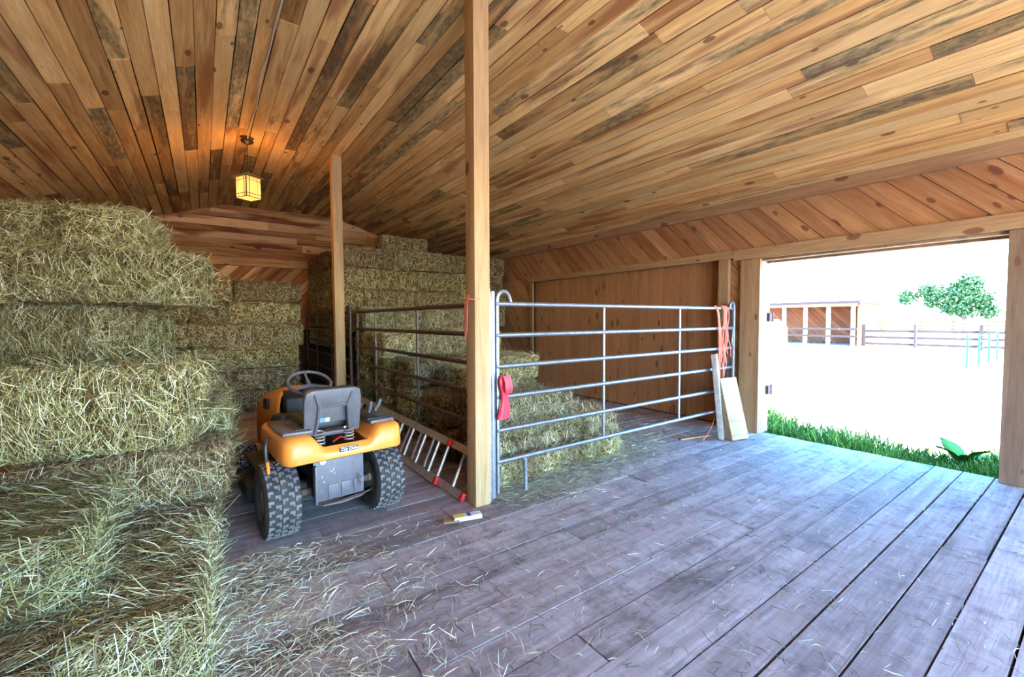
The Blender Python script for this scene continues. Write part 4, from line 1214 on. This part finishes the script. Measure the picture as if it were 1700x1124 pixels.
# ------------------------------------------------------------------ outside
def dust_mat():
    m, N, L, B = new_mat('dusty_ground')
    tc = N.new('ShaderNodeTexCoord'); n = N.new('ShaderNodeTexNoise'); n.inputs['Scale'].default_value = .5; n.inputs['Detail'].default_value = 8; n.inputs['Roughness'].default_value = .7
    L.new(tc.outputs['Object'], n.inputs['Vector'])
    r = ramp(N, [(.35, (.37, .33, .27)), (.6, (.47, .43, .36))]); L.new(n.outputs['Fac'], r.inputs[0]); L.new(r.outputs[0], B.inputs['Base Color'])
    B.inputs['Roughness'].default_value = .95; B.inputs['Specular IOR Level'].default_value = .1
    return m
GZ = -0.25
g = Geo().box(-200, 400, -300, 300, GZ - .1, GZ).build('ground', dust_mat())
prop(g, 'pale sunlit dirt yard outside the barn', 'ground', None, 'structure')

def blades(name, n, area, h, wid, seed, label, mat=GRASSM, keep=None):
    r = np.random.default_rng(seed)
    x = r.uniform(area[0], area[1], n); yv = r.uniform(area[2], area[3], n)
    if keep is not None:
        m = keep(x, yv, r); x, yv = x[m], yv[m]; n = len(x)
    hh = h * r.uniform(.4, 1.1, n) * (0.75 + .35 * np.sin(yv * 3.1 + 1) * np.sin(yv * 1.3))
    D = np.stack([r.normal(0, .38, n), r.normal(0, .38, n), np.ones(n)], 1); D /= np.linalg.norm(D, axis=1, keepdims=True)
    P = np.stack([x, yv, np.full(n, GZ)], 1) + D * (hh / 2)[:, None]
    Nv = np.stack([r.normal(size=n), r.normal(size=n), np.zeros(n)], 1)
    V, F = strands(P, D, Nv / np.linalg.norm(Nv, axis=1, keepdims=True), hh, wid * r.uniform(.6, 1.4, n), r.normal(0, .03, n), r)
    V = V.copy(); V[:, 2] = np.maximum(V[:, 2], GZ); V[:, 0] = np.maximum(V[:, 0], 6.14)
    me = np_mesh(name, V, F); me.materials.append(mat)
    return prop(link(name, me), label, 'grass', None, 'stuff')
blades('grass', 26000, (6.25, 7.75, 0.0, 6.5), .40, .011, 201, 'lush green grass growing along the barn outside the doorway',
       keep=lambda x, yv, r: r.random(len(x)) < np.clip((7.45 + .25*np.sin(yv*2.3) - x) / .8, 0, 1) ** .7)
blades('grass', 1600, (7.5, 14, -3, 9), .10, .012, 202, 'sparse weed tufts dotted over the dirt yard',
       keep=lambda x, yv, r: (np.sin(x * 2.1 + 1.3 * np.sin(yv)) * np.sin(yv * 1.7 + x * .6)) > .86)
wd = empty('burdock_weed', (6.95, 0.98, GZ), 0, 'broad leaved green weed in the grass strip by the doorway', 'weed')
LEAF = plain('weed_leaf', (.05, .16, .008), .6, spec=.2)
def leaf(base, tip, w, droop):
    base, tip = Vector(base), Vector(tip); d = tip - base; s = d.cross(Vector((0, 0, 1))).normalized(); rows = []
    for k in range(9):
        t = k / 8; c = base + d * t + Vector((0, 0, droop * math.sin(t * PI) )); ww = w * math.sin(min(1, t * 1.25 + .05) * PI * .8) ** .8 * (1 - t ** 5)
        rows.append([c - s * ww + Vector((0, 0, .02)), c, c + s * ww + Vector((0, 0, .02))])
    lf = Geo().grid(rows).build('leaf', LEAF, wd, smooth=True)
    m_ = lf.modifiers.new('t', 'SOLIDIFY'); m_.thickness = .002
for a, l, h, w in ((-2.2, .26, .30, .075), (.9, .30, .30, .10), (2.2, .26, .26, .085), (3.6, .22, .22, .08), (5.1, .24, .18, .07)):
    leaf((0, 0, .06), (l*math.cos(a), l*math.sin(a), h), w, .05)
Geo().tube([(0, 0, 0), (0, 0, .12)], .012, 6).build('stem', LEAF, wd)

# run-in shelter
sh = empty('field_shelter', (32, 9.3, GZ), 0, 'open fronted reddish wooden field shelter across the yard', 'shelter')
SHW = 8.4
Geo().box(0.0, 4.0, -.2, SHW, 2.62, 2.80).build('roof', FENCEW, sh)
Geo().box(3.6, 3.7, -.1, SHW, 0, 2.62).build('back_frame', BACKING, sh)
Geo().box(0.3, 3.6, -.1, -.02, 0, 2.62).build('side_wall', SHELTW, sh)
x = 0
planes = [((3.58, -.1, 0), (0, 1, 0)), ((3.58, SHW, 0), (0, -1, 0)), ((3.58, 0, 0.02), (0, 0, 1)), ((3.58, 0, 2.6), (0, 0, -1))]
yv = -2.7
while yv < SHW:
    clipped_board('board', (3.58, yv, 0), (3.58, yv + 2.7, 2.7), (0, -1, 1), .27, .025, SHELTW, sh, planes, None); yv += .40
for i in range(6):
    yv = 0.05 + i * 1.28
    Geo().box(.05, .23, yv, yv + .18, 0, 2.62).build('post', JAMB, sh)
for z in (.55, 1.0):
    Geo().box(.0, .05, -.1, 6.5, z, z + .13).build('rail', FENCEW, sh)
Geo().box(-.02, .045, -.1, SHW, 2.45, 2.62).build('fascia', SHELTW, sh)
# wood rail fences
def rail_fence(name, x, ys, zs, ph, label, mat=FENCEW, pw=.14):
    rt = empty(name, (x, ys[0], GZ), 0, label, 'fence')
    for a in ys: Geo().box(-.02 - pw, -.02, a - ys[0] - pw/2, a - ys[0] + pw/2, 0, ph).build('post', mat, rt)
    for a, b in zip(ys[:-1], ys[1:]):
        for z in zs: Geo().box(-.02, .03, min(a, b) - ys[0], max(a, b) - ys[0], z, z + .14).build('rail', mat, rt)
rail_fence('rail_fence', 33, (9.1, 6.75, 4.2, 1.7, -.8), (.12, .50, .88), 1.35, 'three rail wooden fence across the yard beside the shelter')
rail_fence('rail_fence', 46, (14, 11.5, 9.0, 7.2, 5.4, 3.0, .5), (.75, 1.05, 1.35), 1.6, 'distant reddish rail fence under the tree', SHELTW, .12)
# green panel
gp = empty('green_gate', (21.1, 3.0, GZ), 0, 'green tube panel fence standing in the yard near the doorway edge', 'gate')
for xx in (0, 1.9, 3.7, 5.4): Geo().tube([(xx, -.015*xx, 0), (xx, -.015*xx, 1.15)], .03, 8).build('upright', GREENM, gp, smooth=True)
for z in (.2, .42, .64, .86, 1.08): Geo().tube([(0, 0, z), (5.4, -.08, z)], .02, 6).build('rail', GREENM, gp, smooth=True)
# stock tank
tk = empty('stock_tank', (27.0, 11.6, GZ), 0, 'round white stock tank before the shelter', 'tank')
Geo().lathe([(0, .60), (.05, .62), (1.15, .58), (1.45, .45), (1.6, .2), (1.62, 0)], 24, 'Z').build('body', WTANK, tk, smooth=True)
Geo().lathe([(1.6, .16), (1.68, .16), (1.70, 0)], 16, 'Z').build('lid', WTANK, tk, smooth=True)
# tree
tr = empty('leafy_tree', (50, 7.3, GZ), 0, 'broad leafy green tree beyond the distant fence', 'tree')
g = Geo().tube([(0, 0, 0), (.1, .05, 1.2), (0, .1, 2.4), (-.1, .2, 3.6)], [.22, .18, .14, .07], 8)
g.tube([(0, .1, 1.6), (.3, 1.0, 2.6), (.2, 2.2, 3.6)], [.1, .07, .03], 6); g.tube([(0, .1, 1.9), (-.3, -.8, 2.9), (.0, -1.4, 3.6)], [.1, .07, .03], 6)
g.build('trunk', BARK, tr, smooth=True)
r = np.random.default_rng(5); cl = [(0, 0, 3.6, 1.3), (0, -.9, 3.0, .95), (0, 1.1, 3.5, 1.1), (.2, 2.3, 3.9, .8), (.1, 3.6, 3.5, .7), (-.2, -.2, 4.4, .9), (0, .9, 2.5, .7), (0, -1.3, 2.2, .6), (0, 2.0, 3.0, .5), (0, 0, 2.5, .9)]
PP = []
for cx, cy_, cz, rd in cl:
    k = int(900 * rd); v = r.normal(size=(k, 3)); v /= np.linalg.norm(v, axis=1, keepdims=True); PP.append(np.array([cx, cy_, cz]) + v * rd * r.uniform(.35, 1.05, k)[:, None])
PP = np.concatenate(PP); n = len(PP)
V, F = strands(PP, r.normal(size=(n, 3)), r.normal(size=(n, 3)), r.uniform(.12, .26, n), r.uniform(.08, .16, n), np.zeros(n), r)
me = np_mesh('foliage', V, F); me.materials.append(LEAFM); link('foliage', me, parent=tr, kind='stuff')
